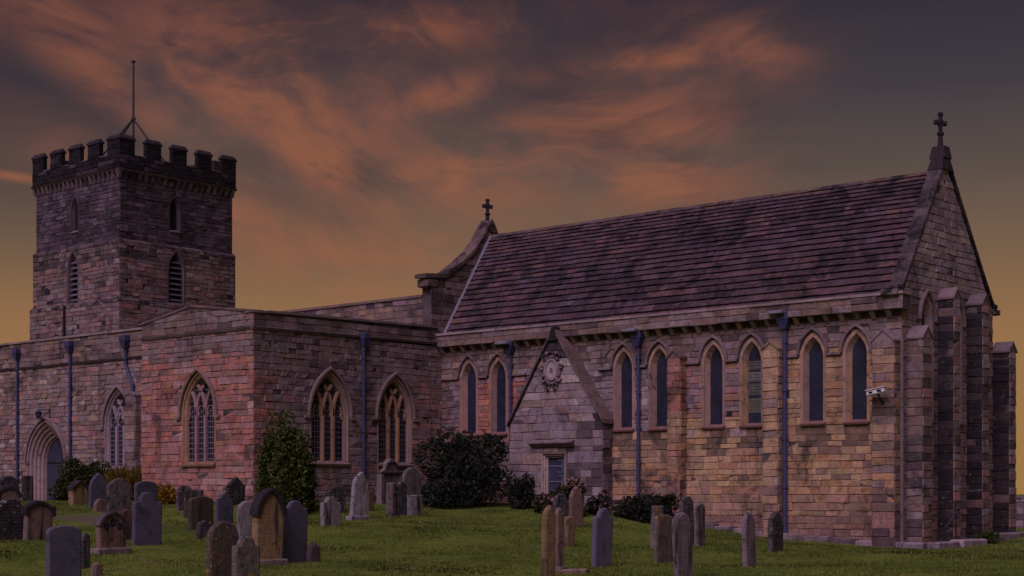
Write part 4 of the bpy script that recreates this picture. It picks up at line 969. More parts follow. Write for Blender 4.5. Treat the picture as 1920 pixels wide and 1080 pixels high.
# stages: (bottom, top, outward step)
for fr, a, b, uc, nm in ((south(Y0), X0, X1, -68.15, 'S'), (east(X1), Y0, Y1, 48.05, 'E')):
    hs1 = tower_open(fr, uc, .21, 14.98, 16.0, 16.52, False, (.075, .058, .07))
    f2 = Frame((fr.o[0]+fr.n[0]*.12, fr.o[1]+fr.n[1]*.12), fr.u, fr.n)
    hs2 = tower_open(f2, uc, .33 if nm == 'S' else .36, 11.3, 12.9, 13.78, True, (.12, .09, .10))
    f3 = Frame((fr.o[0]+fr.n[0]*.24, fr.o[1]+fr.n[1]*.24), fr.u, fr.n)
    ea = lambda st: (a-(st if nm == 'S' else st), b+(st+.012 if nm == 'S' else st))
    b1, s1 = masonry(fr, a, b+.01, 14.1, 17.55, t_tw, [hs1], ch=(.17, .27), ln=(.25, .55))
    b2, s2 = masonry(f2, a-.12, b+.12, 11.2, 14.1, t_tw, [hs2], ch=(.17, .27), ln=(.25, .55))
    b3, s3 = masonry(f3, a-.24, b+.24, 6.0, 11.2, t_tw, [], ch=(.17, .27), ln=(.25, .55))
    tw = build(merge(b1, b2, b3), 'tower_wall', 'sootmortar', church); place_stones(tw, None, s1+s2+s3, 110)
    for z, ff, st_ in ((14.1, f2, .12), (11.2, f3, .24)):       # weathered set-offs
        m = MB(); L = b-a+2*st_; n = 12
        for k in range(n):
            u0, u1 = a-st_+L*k/n, a-st_+L*(k+1)/n
            m.hexa([ff.p(u0+.004, z-.14, -.15), ff.p(u1-.004, z-.14, -.15), ff.p(u1-.004, z-.14, .028), ff.p(u0+.004, z-.14, .028), ff.p(u0+.004, z+.12, -.15), ff.p(u1-.004, z+.12, -.15), ff.p(u1-.004, z-.03, .03), ff.p(u0+.004, z-.03, .03)], jit(mixc(DRK, GREY, .4), .25))
        build(m, 'set_off', 'darkstone', tw)
    # corbels, string, battlements
    u = a-.05
    while u < b+.1:
        m = MB(); m.hexa([fr.p(u-.08, 17.12, -.02), fr.p(u+.08, 17.12, -.02), fr.p(u+.08, 17.12, .06), fr.p(u-.08, 17.12, .06), fr.p(u-.09, 17.5, -.02), fr.p(u+.09, 17.5, -.02), fr.p(u+.09, 17.5, .17), fr.p(u-.09, 17.5, .17)], jit(mixc(GREY, DRK, .5), .2))
        build(m, 'corbel', 'darkstone', tw, origin=fr.p(u, 17.3)); u += .385
    string_course(fr, a-.2, b+.2, 17.49, .13, .24, mixc(GREY, DRK, .35), tw)
    fb = Frame((fr.o[0]+fr.n[0]*.14, fr.o[1]+fr.n[1]*.14), fr.u, fr.n)
    A0, B0 = a-.14, b+.14; bw, gw = 1.1, .66; nm_ = 5; tot = B0-A0; bw = (tot-4*gw)/5
    gaps = [rect_interval(A0+(k+1)*bw+k*gw, A0+(k+1)*bw+(k+1)*gw, 18.28, 20) for k in range(4)]
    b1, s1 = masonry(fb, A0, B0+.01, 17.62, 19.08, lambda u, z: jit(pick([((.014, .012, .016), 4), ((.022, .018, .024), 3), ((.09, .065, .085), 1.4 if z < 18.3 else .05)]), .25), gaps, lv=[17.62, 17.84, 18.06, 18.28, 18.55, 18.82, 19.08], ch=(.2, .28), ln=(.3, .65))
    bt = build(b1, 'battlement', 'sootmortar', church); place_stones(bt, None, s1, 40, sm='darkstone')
    for k in range(5):
        u0 = A0+k*(bw+gw); P, Q = fb.p(u0, 0, -.22), fb.p(u0+bw, 0, -.004); m = MB()
        m.box(min(P[0], Q[0]), max(P[0], Q[0]), min(P[1], Q[1]), max(P[1], Q[1]), 17.6, 19.07, (.015, .012, .016)); build(m, 'merlon', 'darkstone', bt)
        P, Q = fb.p(u0-.045, 0, -.27), fb.p(u0+bw+.045, 0, .06); m = MB(); x0, x1 = sorted((P[0], Q[0])); y0, y1 = sorted((P[1], Q[1]))
        m.box(x0, x1, y0, y1, 19.0, 19.12, mixc(DRK, SOOT, .6), bev=.02)
        m.hexa([(x0+.03, y0+.03, 19.12), (x1-.03, y0+.03, 19.12), (x1-.03, y1-.03, 19.12), (x0+.03, y1-.03, 19.12), (x0+.1, y0+.12, 19.26), (x1-.1, y0+.12, 19.26), (x1-.1, y1-.12, 19.26), (x0+.1, y1-.12, 19.26)], mixc(DRK, SOOT, .5)); build(m, 'merlon_cap', 'darkstone', bt)
        if k < 4:
            P, Q = fb.p(u0+bw, 0, -.26), fb.p(u0+bw+gw, 0, .03); x0, x1 = sorted((P[0], Q[0])); y0, y1 = sorted((P[1], Q[1]))
            m = MB(); m.box(x0, x1, y0, y1, 18.26, 18.34, mixc(DRK, GREY, .3), bev=.02); build(m, 'crenel_sill', 'darkstone', bt)
solid('tower_core', X0+.02, X1-.36, Y0+.36, Y1-.02, 6, 17.9)
m = MB()
for (x0, x1, y0, y1) in ((X0-.12, X0+.32, Y0+.4, Y1+.12), (X0+.33, X1-.4, Y1-.3, Y1+.12)):
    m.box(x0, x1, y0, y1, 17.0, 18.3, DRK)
    n = 5
    for k in range(n-1):
        if x1-x0 < y1-y0: s0 = y0+.55+k*1.5; m.box(x0, x1, s0, s0+.95, 18.3, 19.2, DRK)
        else: s0 = x0+.3+k*1.55; m.box(s0, s0+.95, y0, y1, 18.3, 19.2, DRK)
build(m, 'far_battlement', 'darkstone', church)
m = MB(); m.tube([(-68.6, Y0-.36, 8.3), (-68.6, Y0-.36, 11.2)], .06, 8); build(m, 'tower_pipe', 'iron', church)

# ================================================================== SMALL THINGS FIXED TO THE CHURCH
fx, fy = -68.0, 48.2
fp = empty('flagpole', (fx, fy, 17.9)); tag(fp, 'tall grey flagpole held by iron stays on top of the church tower', 'flagpole')
m = MB(); m.tube([(fx, fy, 17.9), (fx, fy, 21.0), (fx, fy, 24.15)], .075, 8, r1=.05); build(m, 'pole', 'pole', fp)
m = MB(); m.lathe((fx, fy, 24.1), [(.03, 0), (.11, .03), (.12, .09), (.04, .14)], 8); build(m, 'truck', 'pole', fp)
m = MB(); m.lathe((fx, fy, 21.2), [(.07, -.08), (.12, -.06), (.12, .06), (.07, .08)], 8); build(m, 'collar', 'pole', fp)
for a in (20, 65, 205, 250):
    m = MB(); m.tube([(fx, fy, 21.2), (fx+2.5*math.cos(R(a)), fy+2.5*math.sin(R(a)), 17.95)], .045, 5); build(m, 'stay', 'iron', fp)

cc = onN(1644, 735, CS-.75)
sc = empty('security_camera', (cc[0], CS-.42, cc[2]-.3)); tag(sc, 'white box security camera on a black bracket at the chancel corner', 'camera')
m = MB(); m.box(cc[0]-.32, cc[0]+.3, CS-.85, CS-.67, cc[2]-.07, cc[2]+.09, bev=.03)
m.v = [(x, y, z+(x-cc[0])*.16) for x, y, z in m.v]; build(m, 'housing', 'white', sc)
m = MB(); m.box(cc[0]-.34, cc[0]+.34, CS-.88, CS-.64, cc[2]+.095, cc[2]+.115); m.v = [(x, y, z+(x-cc[0])*.16) for x, y, z in m.v]; build(m, 'sunshield', 'white', sc)
m = MB(); m.tube([(cc[0]+.08, CS-.42, cc[2]-.32), (cc[0]+.08, CS-.6, cc[2]-.3), (cc[0]+.05, CS-.76, cc[2]-.06)], .035, 6); m.box(cc[0]-.02, cc[0]+.18, CS-.43, CS-.405, cc[2]-.45, cc[2]-.2); build(m, 'bracket', 'iron', sc)
m = MB(); m.box(cc[0]-.24, cc[0]-.1, CS-.853, CS-.85, cc[2]-.05, cc[2]+.02); m.box(cc[0]+.05, cc[0]+.2, CS-.853, CS-.85, cc[2]-.01, cc[2]+.07); build(m, 'lens', 'iron', sc)

lc = onN(72, 778, AN-.3)
ln_ = empty('wall_lantern', (lc[0]+.4, AN, lc[2])); tag(ln_, 'small iron bracket lantern on the wall above the arched doorway', 'lantern')
m = MB(); m.tube([(lc[0]+.55, AN-.02, lc[2]+.22), (lc[0]+.3, AN-.2, lc[2]+.24), (lc[0], AN-.3, lc[2]+.2)], .025, 6); m.tube([(lc[0]+.5, AN-.02, lc[2]+.3), (lc[0]+.5, AN-.05, lc[2]-.1)], .03, 6); build(m, 'bracket', 'iron', ln_)
m = MB(); m.lathe((lc[0], AN-.3, lc[2]-.15), [(.06, -.02), (.10, 0), (.15, .26), (.17, .27), (.02, .36)], 6); build(m, 'lantern_case', M['guard'], ln_)

h0 = hit(1757, 1022); hr = empty('handrail', (-21.95, 46.3, gz(-21.95, 46.3))); tag(hr, 'short black iron handrail sloping up beside the chancel east wall', 'handrail')
zz = gz(-21.95, 46.3)+.1
for (a, h) in ((46.15, .52), (46.85, .98)):
    m = MB(); m.tube([(-21.95, a, zz-.2), (-21.95, a, zz+h)], .022, 6); build(m, 'post', 'iron', hr)
m = MB(); m.tube([(-21.95, 46.1, zz+.5), (-21.95, 46.9, zz+1.02)], .028, 6); build(m, 'rail', 'pole', hr)

# ================================================================== BOUNDARY WALL (far right)
fB = south(70.0)
bk, st = masonry(fB, -36, -8, -.3, 1.5, lambda u, z: jit(pick([(LILAC, 1), (GREY, 3), (DRK, 2)]), .25), ch=(.18, .3), ln=(.3, .7))
bw_ = empty('boundary_wall', (-22, 70, 0)); tag(bw_, 'low grey stone boundary wall beyond the east end of the church', 'wall')
b_ = build(bk, 'wall_core', 'mortar', bw_); place_stones(b_, None, st, 20)
m = MB(); m.box(-36, -8, 70.004, 70.45, -.3, 1.5); build(m, 'backing', 'mortar', bw_)
coping_line(fB, [(-36, 1.5), (-8, 1.5)], -.5, .06, .1, mixc(GREY, DRK, .4), bw_)

# ================================================================== GRAVESTONES
def g_outline(kind, w, h, r):
    a = w/2; P = []
    if kind == 'flat': P = [(-a, 0), (-a, h*.985), (-a*.93, h), (a*.94, h), (a, h*.98), (a, 0)]
    elif kind == 'round': P = [(-a, 0)]+[(-a*math.cos(q), h-a+a*math.sin(q)) for q in np.linspace(0, math.pi, 15)]+[(a, 0)]
    elif kind == 'segment': c = .16*w; P = [(-a, 0)]+[(-a*math.cos(q), h-c+c*math.sin(q)) for q in np.linspace(0, math.pi, 13)]+[(a, 0)]
    elif kind == 'shoulder':
        b = a*.62; c = .30*w; P = [(-a, 0), (-a, h-c-.06), (-a*.95, h-c-.01), (-b, h-c)]+[(-b*math.cos(q), h-c+c*math.sin(q)) for q in np.linspace(.12, math.pi-.12, 11)]+[(b, h-c), (a*.95, h-c-.01), (a, h-c-.06), (a, 0)]
    elif kind == 'stepped':
        b = a*.55; c = .2*w; P = [(-a, 0), (-a, h-c*1.7), (-a*.9, h-c*1.15), (-b*1.1, h-c)]+[(-b*math.cos(q), h-c+c*math.sin(q)) for q in np.linspace(.2, math.pi-.2, 9)]+[(b*1.1, h-c), (a*.9, h-c*1.15), (a, h-c*1.7), (a, 0)]
    elif kind == 'gothic':
        rise = w*.78; Rr = (rise*rise+a*a)/(2*a); th = math.atan2(rise, Rr-a)
        L = [(Rr-a-Rr*math.cos(q), h-rise+Rr*math.sin(q)) for q in np.linspace(0, th, 9)]; P = [(-a, 0)]+L+[(-x, z) for x, z in L[-2::-1]]+[(a, 0)]
    elif kind == 'ogee':
        c = .22*w; P = [(-a, 0), (-a, h-c*1.5), (-a*.92, h-c*1.0), (-a*.7, h-c*.75), (-a*.5, h-c*.35), (-a*.25, h-c*.08), (0, h), (a*.25, h-c*.08), (a*.5, h-c*.35), (a*.7, h-c*.75), (a*.92, h-c*1.0), (a, h-c*1.5), (a, 0)]
    elif kind == 'gable':
        c = .42*w; P = [(-a, 0), (-a, h-c), (-a*1.05, h-c*.9), (-a*.2, h-c*.12), (-a*.16, h), (a*.16, h), (a*.2, h-c*.12), (a*1.05, h-c*.9), (a, h-c), (a, 0)]
    elif kind == 'scroll':
        c = .3*w; P = [(-a, 0), (-a, h-c*1.3), (-a*1.0, h-c*.6), (-a*.8, h-c*.45), (-a*.5, h-c*.2), (-a*.2, h), (a*.2, h-c*.02), (a*.5, h-c*.25), (a*.75, h-c*.5), (a*1.02, h-c*.4), (a*1.04, h-c*1.2), (a, h-c*1.4), (a, 0)]
    elif kind == 'rough':
        P = [(-a, 0), (-a*1.02, h*.4), (-a*.9, h*.75), (-a*.55, h*.9), (-a*.3, h*.82), (0, h), (a*.3, h*.94), (a*.5, h*.8), (a*.9, h*.86), (a*1.0, h*.5), (a*.97, 0)]
    return [(x, -.25 if z == 0 else z) for x, z in P]
def slab(name, prof, T, tint, material, parent, loc, r, sheen=.02, off=(0, 0)):
    """headstone slab in local coordinates: width along local x, thickness along y, front towards -y"""
    m = MB(); n = len(prof); cx = 0; cz = sum(p[1] for p in prof)/n; b = min(.025, T*.2)
    ins = [(x*(1-b*1.6/max(.1, abs(x)) if abs(x) > .02 else 1), z-(b if z > cz else 0)) for x, z in prof]
    rings = [[(x+off[0], T/2, z) for x, z in ins], [(x+off[0], T/2-b, z) for x, z in prof], [(x+off[0], -T/2+b, z) for x, z in prof], [(x+off[0], -T/2, z) for x, z in ins]]
    for A, B in zip(rings[:-1], rings[1:]):
        for i in range(n-1): m.quad(A[i], A[i+1], B[i+1], B[i], jit(tint, .05, .01, r))
    m.poly(rings[3][::-1], tint); m.poly(rings[0], tint)
    return m
SLATE = (.105, .098, .155); SAND = (.26, .185, .14); TANG = (.33, .225, .125); PINKG = (.27, .175, .155); GRY = (.20, .175, .185); DKG = (.065, .055, .065); PALEG = (.33, .29, .33); MOSS = (.12, .10, .07); REDG = (.17, .085, .075)
GR = [ # name-kind, x0, x1, top, base, outline, tint, material, lean (right +), thickness, label, extras
 (86, 153, 985, 1096, 'segment', (.13, .125, .18), 'slategrave', 0, .12, 'large blue grey slate headstone with gently arched top, nearest at the left', ''),
 (150, 169, 1001, 1066, 'round', DKG, 'darkgrave', 0, .12, 'dark round topped headstone half hidden behind the big left slate one', ''),
 (170, 193, 1054, 1080, 'rough', PINKG, 'sandgrave', 0, .16, 'low broken pinkish stump of a gravestone in the left foreground', ''),
 (180, 236, 963, 1038, 'round', PINKG, 'sandgrave', 0, .16, 'squat pinkish headstone with blackened trefoil head on a rough plinth', 'base,trefoil'),
 (222, 250, 955, 1012, 'round', REDG, 'sandgrave', 0, .14, 'reddish brown round headstone half hidden behind the squat pinkish one', ''),
 (247, 303, 922, 1023, 'shoulder', (.115, .105, .17), 'slategrave', 1, .12, 'tall dark slate headstone with round shouldered head, largest left of the transept', ''),
 (251, 296, 902, 990, 'segment', (.10, .095, .15), 'slategrave', 0, .12, 'slate headstone with low arched top standing close behind the tall slate one', ''),
 (200, 246, 897, 960, 'ogee', (.14, .115, .12), 'darkgrave', 0, .14, 'broad weathered grey headstone with curved ogee top in the left group', ''),
 (166, 203, 887, 953, 'gothic', SLATE, 'slategrave', 0, .12, 'slate headstone with pointed round head beside the dark hedge', ''),
 (175, 203, 935, 960, 'round', PINKG, 'sandgrave', 0, .14, 'tiny round topped pale headstone in front of the pointed slate one', ''),
 (128, 165, 903, 947, 'gable', TANG, 'sandgrave', 0, .3, 'short tan gravestone with dark pediment like a little house', 'cap'),
 (97, 112, 920, 939, 'round', DKG, 'darkgrave', 0, .15, 'very low dark stone hump just right of the arched doorway', ''),
 (112, 127, 920, 939, 'round', (.09, .07, .075), 'darkgrave', 0, .15, 'low dark hump beside the short tan pedimented gravestone', ''),
 (40, 63, 892, 940, 'flat', (.075, .06, .065), 'darkgrave', 0, .12, 'dark flat topped slab standing left of the arched doorway', ''),
 (-6, 36, 892, 945, 'round', DKG, 'darkgrave', 0, .15, 'black round headed stone at the left edge beneath the wall', ''),
 (-10, 38, 914, 962, 'round', PINKG, 'sandgrave', 0, .2, 'pinkish stone with dark arched rim at the left edge', 'arch'),
 (-10, 45, 935, 1013, 'round', (.06, .052, .062), 'darkgrave', 0, .2, 'big blackened round stone with white lichen at the left edge', ''),
 (43, 97, 943, 1013, 'scroll', PINKG, 'sandgrave', 2, .18, 'pinkish headstone with black scrolled top in the left foreground', 'arch'),
 (330, 362, 910, 957, 'ogee', (.11, .085, .10), 'darkgrave', 0, .14, 'dim grey curved headstone close to the red transept wall', ''),
 (344, 382, 919, 971, 'flat', (.095, .075, .08), 'darkgrave', 0, .14, 'square dark headstone with flat top before the red transept wall', ''),
 (352, 401, 931, 993, 'segment', MOSS, 'sandgrave', 0, .14, 'wide brown green mossy headstone with flat arched top', ''),
 (403, 438, 926, 982, 'stepped', (.10, .096, .17), 'slategrave', 0, .11, 'narrow blue slate headstone with stepped shoulders left of the evergreen bush', ''),
 (422, 460, 895, 947, 'gable', DKG, 'darkgrave', 0, .16, 'dark gabled headstone with little knob on top against red wall', ''),
 (443, 478, 940, 1006, 'ogee', PALEG, 'sandgrave', 2, .13, 'pale grey headstone with wavy shoulders behind the tan arched one', ''),
 (367, 398, 975, 1008, 'rough', (.075, .06, .068), 'darkgrave', 0, .18, 'lumpy dark broken stump in the grass behind the mossy stones', ''),
 (470, 530, 920, 1060, 'gothic', (.36, .235, .13), 'sandgrave', 3, .2, 'tall tan headstone with black arched hood on a flat base slab', 'base,hood'),
 (523, 576, 938, 1055, 'stepped', (.115, .105, .175), 'slategrave', 1.5, .11, 'tall blue slate headstone right beside the tan hooded one', ''),
 (573, 602, 1017, 1054, 'rough', (.15, .105, .125), 'sandgrave', 0, .16, 'small rough purple stump right of the tall blue slate', ''),
 (385, 448, 977, 1100, 'round', (.14, .105, .085), 'lichengrave', 0, .14, 'broad brown mossy round headstone at the bottom edge', ''),
 (433, 488, 1005, 1108, 'shoulder', (.20, .17, .16), 'lichengrave', 0, .14, 'shouldered headstone spotted with orange lichen at the bottom edge', ''),
 (600, 641, 931, 986, 'stepped', PALEG, 'lichengrave', 0, .14, 'short grey streaked headstone alone on grass right of the evergreen bush', ''),
 (612, 648, 912, 962, 'round', DKG, 'darkgrave', 0, .14, 'black round headstone behind the short grey streaked one', ''),
 (654, 687, 885, 975, 'gothic', (.40, .36, .42), 'sandgrave', 5, .14, 'tall pale pointed headstone leaning to the right on a plinth', 'base'),
 (683, 702, 920, 958, 'flat', (.22, .14, .11), 'sandgrave', 0, .2, 'small tan block between the leaning pale stone and ornate monument', ''),
 (708, 752, 860, 945, 'arched', (.27, .215, .23), 'sandgrave', 0, .2, 'ornate monument with arched pediment and cornice under the right transept window', 'cornice'),
 (724, 742, 905, 968, 'segment', (.17, .125, .12), 'darkgrave', 0, .3, 'thick brown headstone seen edge on in front of the ornate monument', ''),
 (741, 764, 903, 967, 'round', (.055, .047, .055), 'darkgrave', 0, .12, 'black narrow headstone beside the thick brown one', ''),
 (752, 790, 877, 955, 'round', (.19, .165, .165), 'lichengrave', 0, .14, 'grey green streaked round headstone touching the big dark bush', ''),
 (760, 792, 928, 966, 'flat', PALEG, 'sandgrave', 0, .25, 'low pale square block gravestone with dark stained top', ''),
 (1012, 1042, 948, 1092, 'gothic', (.32, .21, .12), 'sandgrave', 1, .13, 'tall tan pointed headstone with black edge in centre foreground', ''),
 (1041, 1058, 952, 1074, 'gothic', (.27, .18, .15), 'sandgrave', 0, .12, 'slim pinkish headstone immediately behind the tall tan pointed one', 'base'),
 (1036, 1068, 925, 1000, 'round', (.10, .09, .105), 'darkgrave', 0, .13, 'dark grey round headstone behind the pair of tan pointed ones', ''),
 (1065, 1095, 912, 987, 'gothic', (.31, .195, .18), 'sandgrave', 1, .13, 'pink headstone with pale pointed head before the flowering bush', ''),
 (1056, 1079, 968, 1023, 'segment', (.30, .20, .13), 'sandgrave', 0, .15, 'small tan headstone with dark top in the middle lawn', ''),
 (1107, 1148, 953, 1062, 'shoulder', (.16, .145, .235), 'slategrave', 1.5, .13, 'lilac slate headstone with lettered lines alone on the open lawn', ''),
 (1218, 1245, 948, 1028, 'flat', (.25, .20, .215), 'sandgrave', 1, .13, 'flat topped grey headstone with a touch of orange lichen behind its rounder neighbour', 'lichen'),
 (1224, 1263, 965, 1056, 'segment', (.22, .165, .165), 'lichengrave', 1, .14, 'weathered grey headstone with orange lichen on its upper left corner', 'lichen'),
 (1263, 1303, 961, 1098, 'round', (.25, .20, .225), 'sandgrave', -4, .13, 'tall round headed grey headstone leaning left with worn lettering', ''),
 (1274, 1303, 930, 1022, 'round', (.13, .105, .105), 'darkgrave', -1, .14, 'dark round headstone near the wall behind the leaning one', ''),
 (1300, 1323, 943, 1024, 'ogee', (.19, .165, .165), 'lichengrave', 0, .14, 'grey rough headstone beside the dark round one near the wall', ''),
 (1391, 1420, 960, 1062, 'gothic', (.27, .205, .235), 'sandgrave', -2, .13, 'narrow lilac grey headstone alone on the lawn below the brightest wall', ''),
 (1438, 1469, 960, 1034, 'round', (.10, .085, .09), 'darkgrave', 0, .14, 'dark headstone with pale streaks close to the chancel downpipe', ''),
]
gr = random.Random(11)
for (x0, x1, yt, yb, kind, tint, mt_, lean, T, label, ex) in GR:
    E, N, z, t = hit((x0+x1)/2, yb); hyp = math.hypot(E, N); yaw = gr.uniform(-5, 5)
    cs = max(.3, math.cos(math.atan2(-N, -E)-R(yaw))); sn = abs(math.sin(math.atan2(-N, -E)-R(yaw)))
    pw = (x1-x0)*t/F/ (1.0); w = max(.22, (pw-T*sn)/cs); w = min(w, 1.15); h = (yb-yt)*t/F
    tint = tuple(.74*q for q in tint); root = empty('gravestone', (E, N, z), 0.0)
    root.rotation_euler = (0, R(gr.uniform(-1.5, 1.5)), 0)
    tag(root, label, 'gravestone', 'gravestones in the churchyard')
    # local frame of the slab: x across, -y is the front; the front looks east
    rot = R(90+yaw)
    def put(m, name, material, smooth=False):
        me_o = build(m, name, material, root, origin=(E, N, z), local=True)
        me_o.rotation_euler = (0, R(lean), rot) if False else (0, 0, rot)
        return me_o
    # lean sideways: shear through rotation about the slab's own y axis
    def leaned(m):
        a = R(lean); m.v = [(x*math.cos(a)+zz_*math.sin(a), y, -x*math.sin(a)+zz_*math.cos(a)) for x, y, zz_ in m.v]; return m
    bh = 0.0
    if 'base' in ex:
        bh = .14; m = MB(); m.box(-w*.62, w*.62, -T*1.1, T*1.1, -.15, bh, jit(mixc(tint, GRY, .6), .1, .02, gr), bev=.03); put(m, 'base', mt_)
    if kind == 'arched':
        a = w/2; prof = [(-a, -.25), (-a, h*.72), (-a*.85, h*.74), (-a*.6, h*.78)]+[(-a*.58*math.cos(q), h*.8+h*.2*math.sin(q)) for q in np.linspace(.1, math.pi-.1, 11)]+[(a*.6, h*.78), (a*.85, h*.74), (a, h*.72), (a, -.25)]
    else: prof = g_outline(kind, w, h-bh, gr); prof = [(x, z_+bh) for x, z_ in prof]
    if gr.random() < .8: prof = [(x+gr.uniform(-.006, .006), z_+gr.uniform(-.006, .006)) for x, z_ in prof]
    put(leaned(slab('headstone', prof, T, tint, mt_, root, None, gr)), 'headstone', mt_)
    def rim(wd, dep, c, z_from, name):
        m = MB(); fr = Frame((0, 0), (1, 0), (0, -1)); pts = [(x, z_) for x, z_ in prof if z_ > z_from]
        bar(m, fr, pts, wd, -T/2-.03, T/2+dep, c, .3); put(leaned(m), name, 'darkstone')
    if 'hood' in ex: rim(.12, .06, (.03, .026, .032), h*.62, 'arched_hood')
    if 'arch' in ex: rim(.12, .04, (.04, .034, .04), h*.55, 'arched_rim')
    if 'cap' in ex: rim(.1, .06, (.04, .034, .038), h*.5, 'pediment')
    if 'trefoil' in ex:
        rim(.09, .03, (.09, .075, .085), h*.66, 'arched_rim'); m = MB(); fr = Frame((0, 0), (1, 0), (0, -1))
        for (u, zz_, rr) in ((-w*.25, h*.68, .085), (0, h*.78, .1), (w*.25, h*.68, .085)): m.poly([fr.p(u+rr*math.cos(q), zz_+rr*1.2*math.sin(q), T/2+.006) for q in np.linspace(0, 2*math.pi, 12, endpoint=False)], (.025, .02, .025))
        put(m, 'carved_trefoil', 'darkgrave')
    if 'cornice' in ex:
        m = MB(); m.box(-w*.56, w*.56, -T*.85, T*.6, h*.66, h*.72, (.07, .058, .065), bev=.02); put(m, 'cornice', 'darkgrave')
        m = MB(); fr = Frame((0, 0), (1, 0), (0, -1)); bar(m, fr, [(.40*w*.58*math.cos(q)*1.2, h*.8+h*.13*math.sin(q)) for q in np.linspace(0, math.pi, 9)], .07, T/2-.02, T/2+.05, (.05, .042, .05)); put(m, 'arched_rim', 'darkgrave')
        m = MB(); m.box(-w*.56, -w*.40, -T*.75, T*.5, -.2, h*.66, jit(tint, .1, .02, gr), bev=.015); m.box(w*.40, w*.56, -T*.75, T*.5, -.2, h*.66, jit(tint, .1, .02, gr), bev=.015); put(m, 'pilaster', mt_)
    if 'lichen' in ex:
        m = MB(); a = w/2
        for q in range(26):
            u = -a+gr.uniform(0, .5)**2*w*1.2+.01; zz_ = h-gr.uniform(.0, .16)-abs(u+a)*.1; s_ = gr.uniform(.012, .035)
            m.poly([(u+s_*math.cos(k)+gr.uniform(-.004, .004), -T/2-.004, zz_+s_*math.sin(k)) for k in np.linspace(0, 2*math.pi, 7, endpoint=False)], jit((.45, .24, .03), .2, .05, gr))
        put(leaned(m), 'orange_lichen', 'flower')
# fallen kerb slab
E, N, z, t = hit(1066, 1075); m = MB(); m.box(-.45, .45, -.18, .18, -.1, .09, (.26, .18, .15), bev=.03); o = build(m, 'stone_slab', 'sandgrave', None, origin=(E, N, z), local=True); o.rotation_euler = (0, 0, R(62)); tag(o, 'small flat pinkish slab lying beside the tall tan pointed headstone', 'slab')
E, N, z, t = hit(322, 944); m = MB(); m.box(-.55, .55, -.15, .15, -.1, .16, (.22, .17, .19), bev=.03); o = build(m, 'stone_kerb', 'sandgrave', None, origin=(E, N, z), local=True); o.rotation_euler = (0, 0, R(20)); tag(o, 'low grey kerb stone in grass under the yellow bush by the transept', 'kerb')

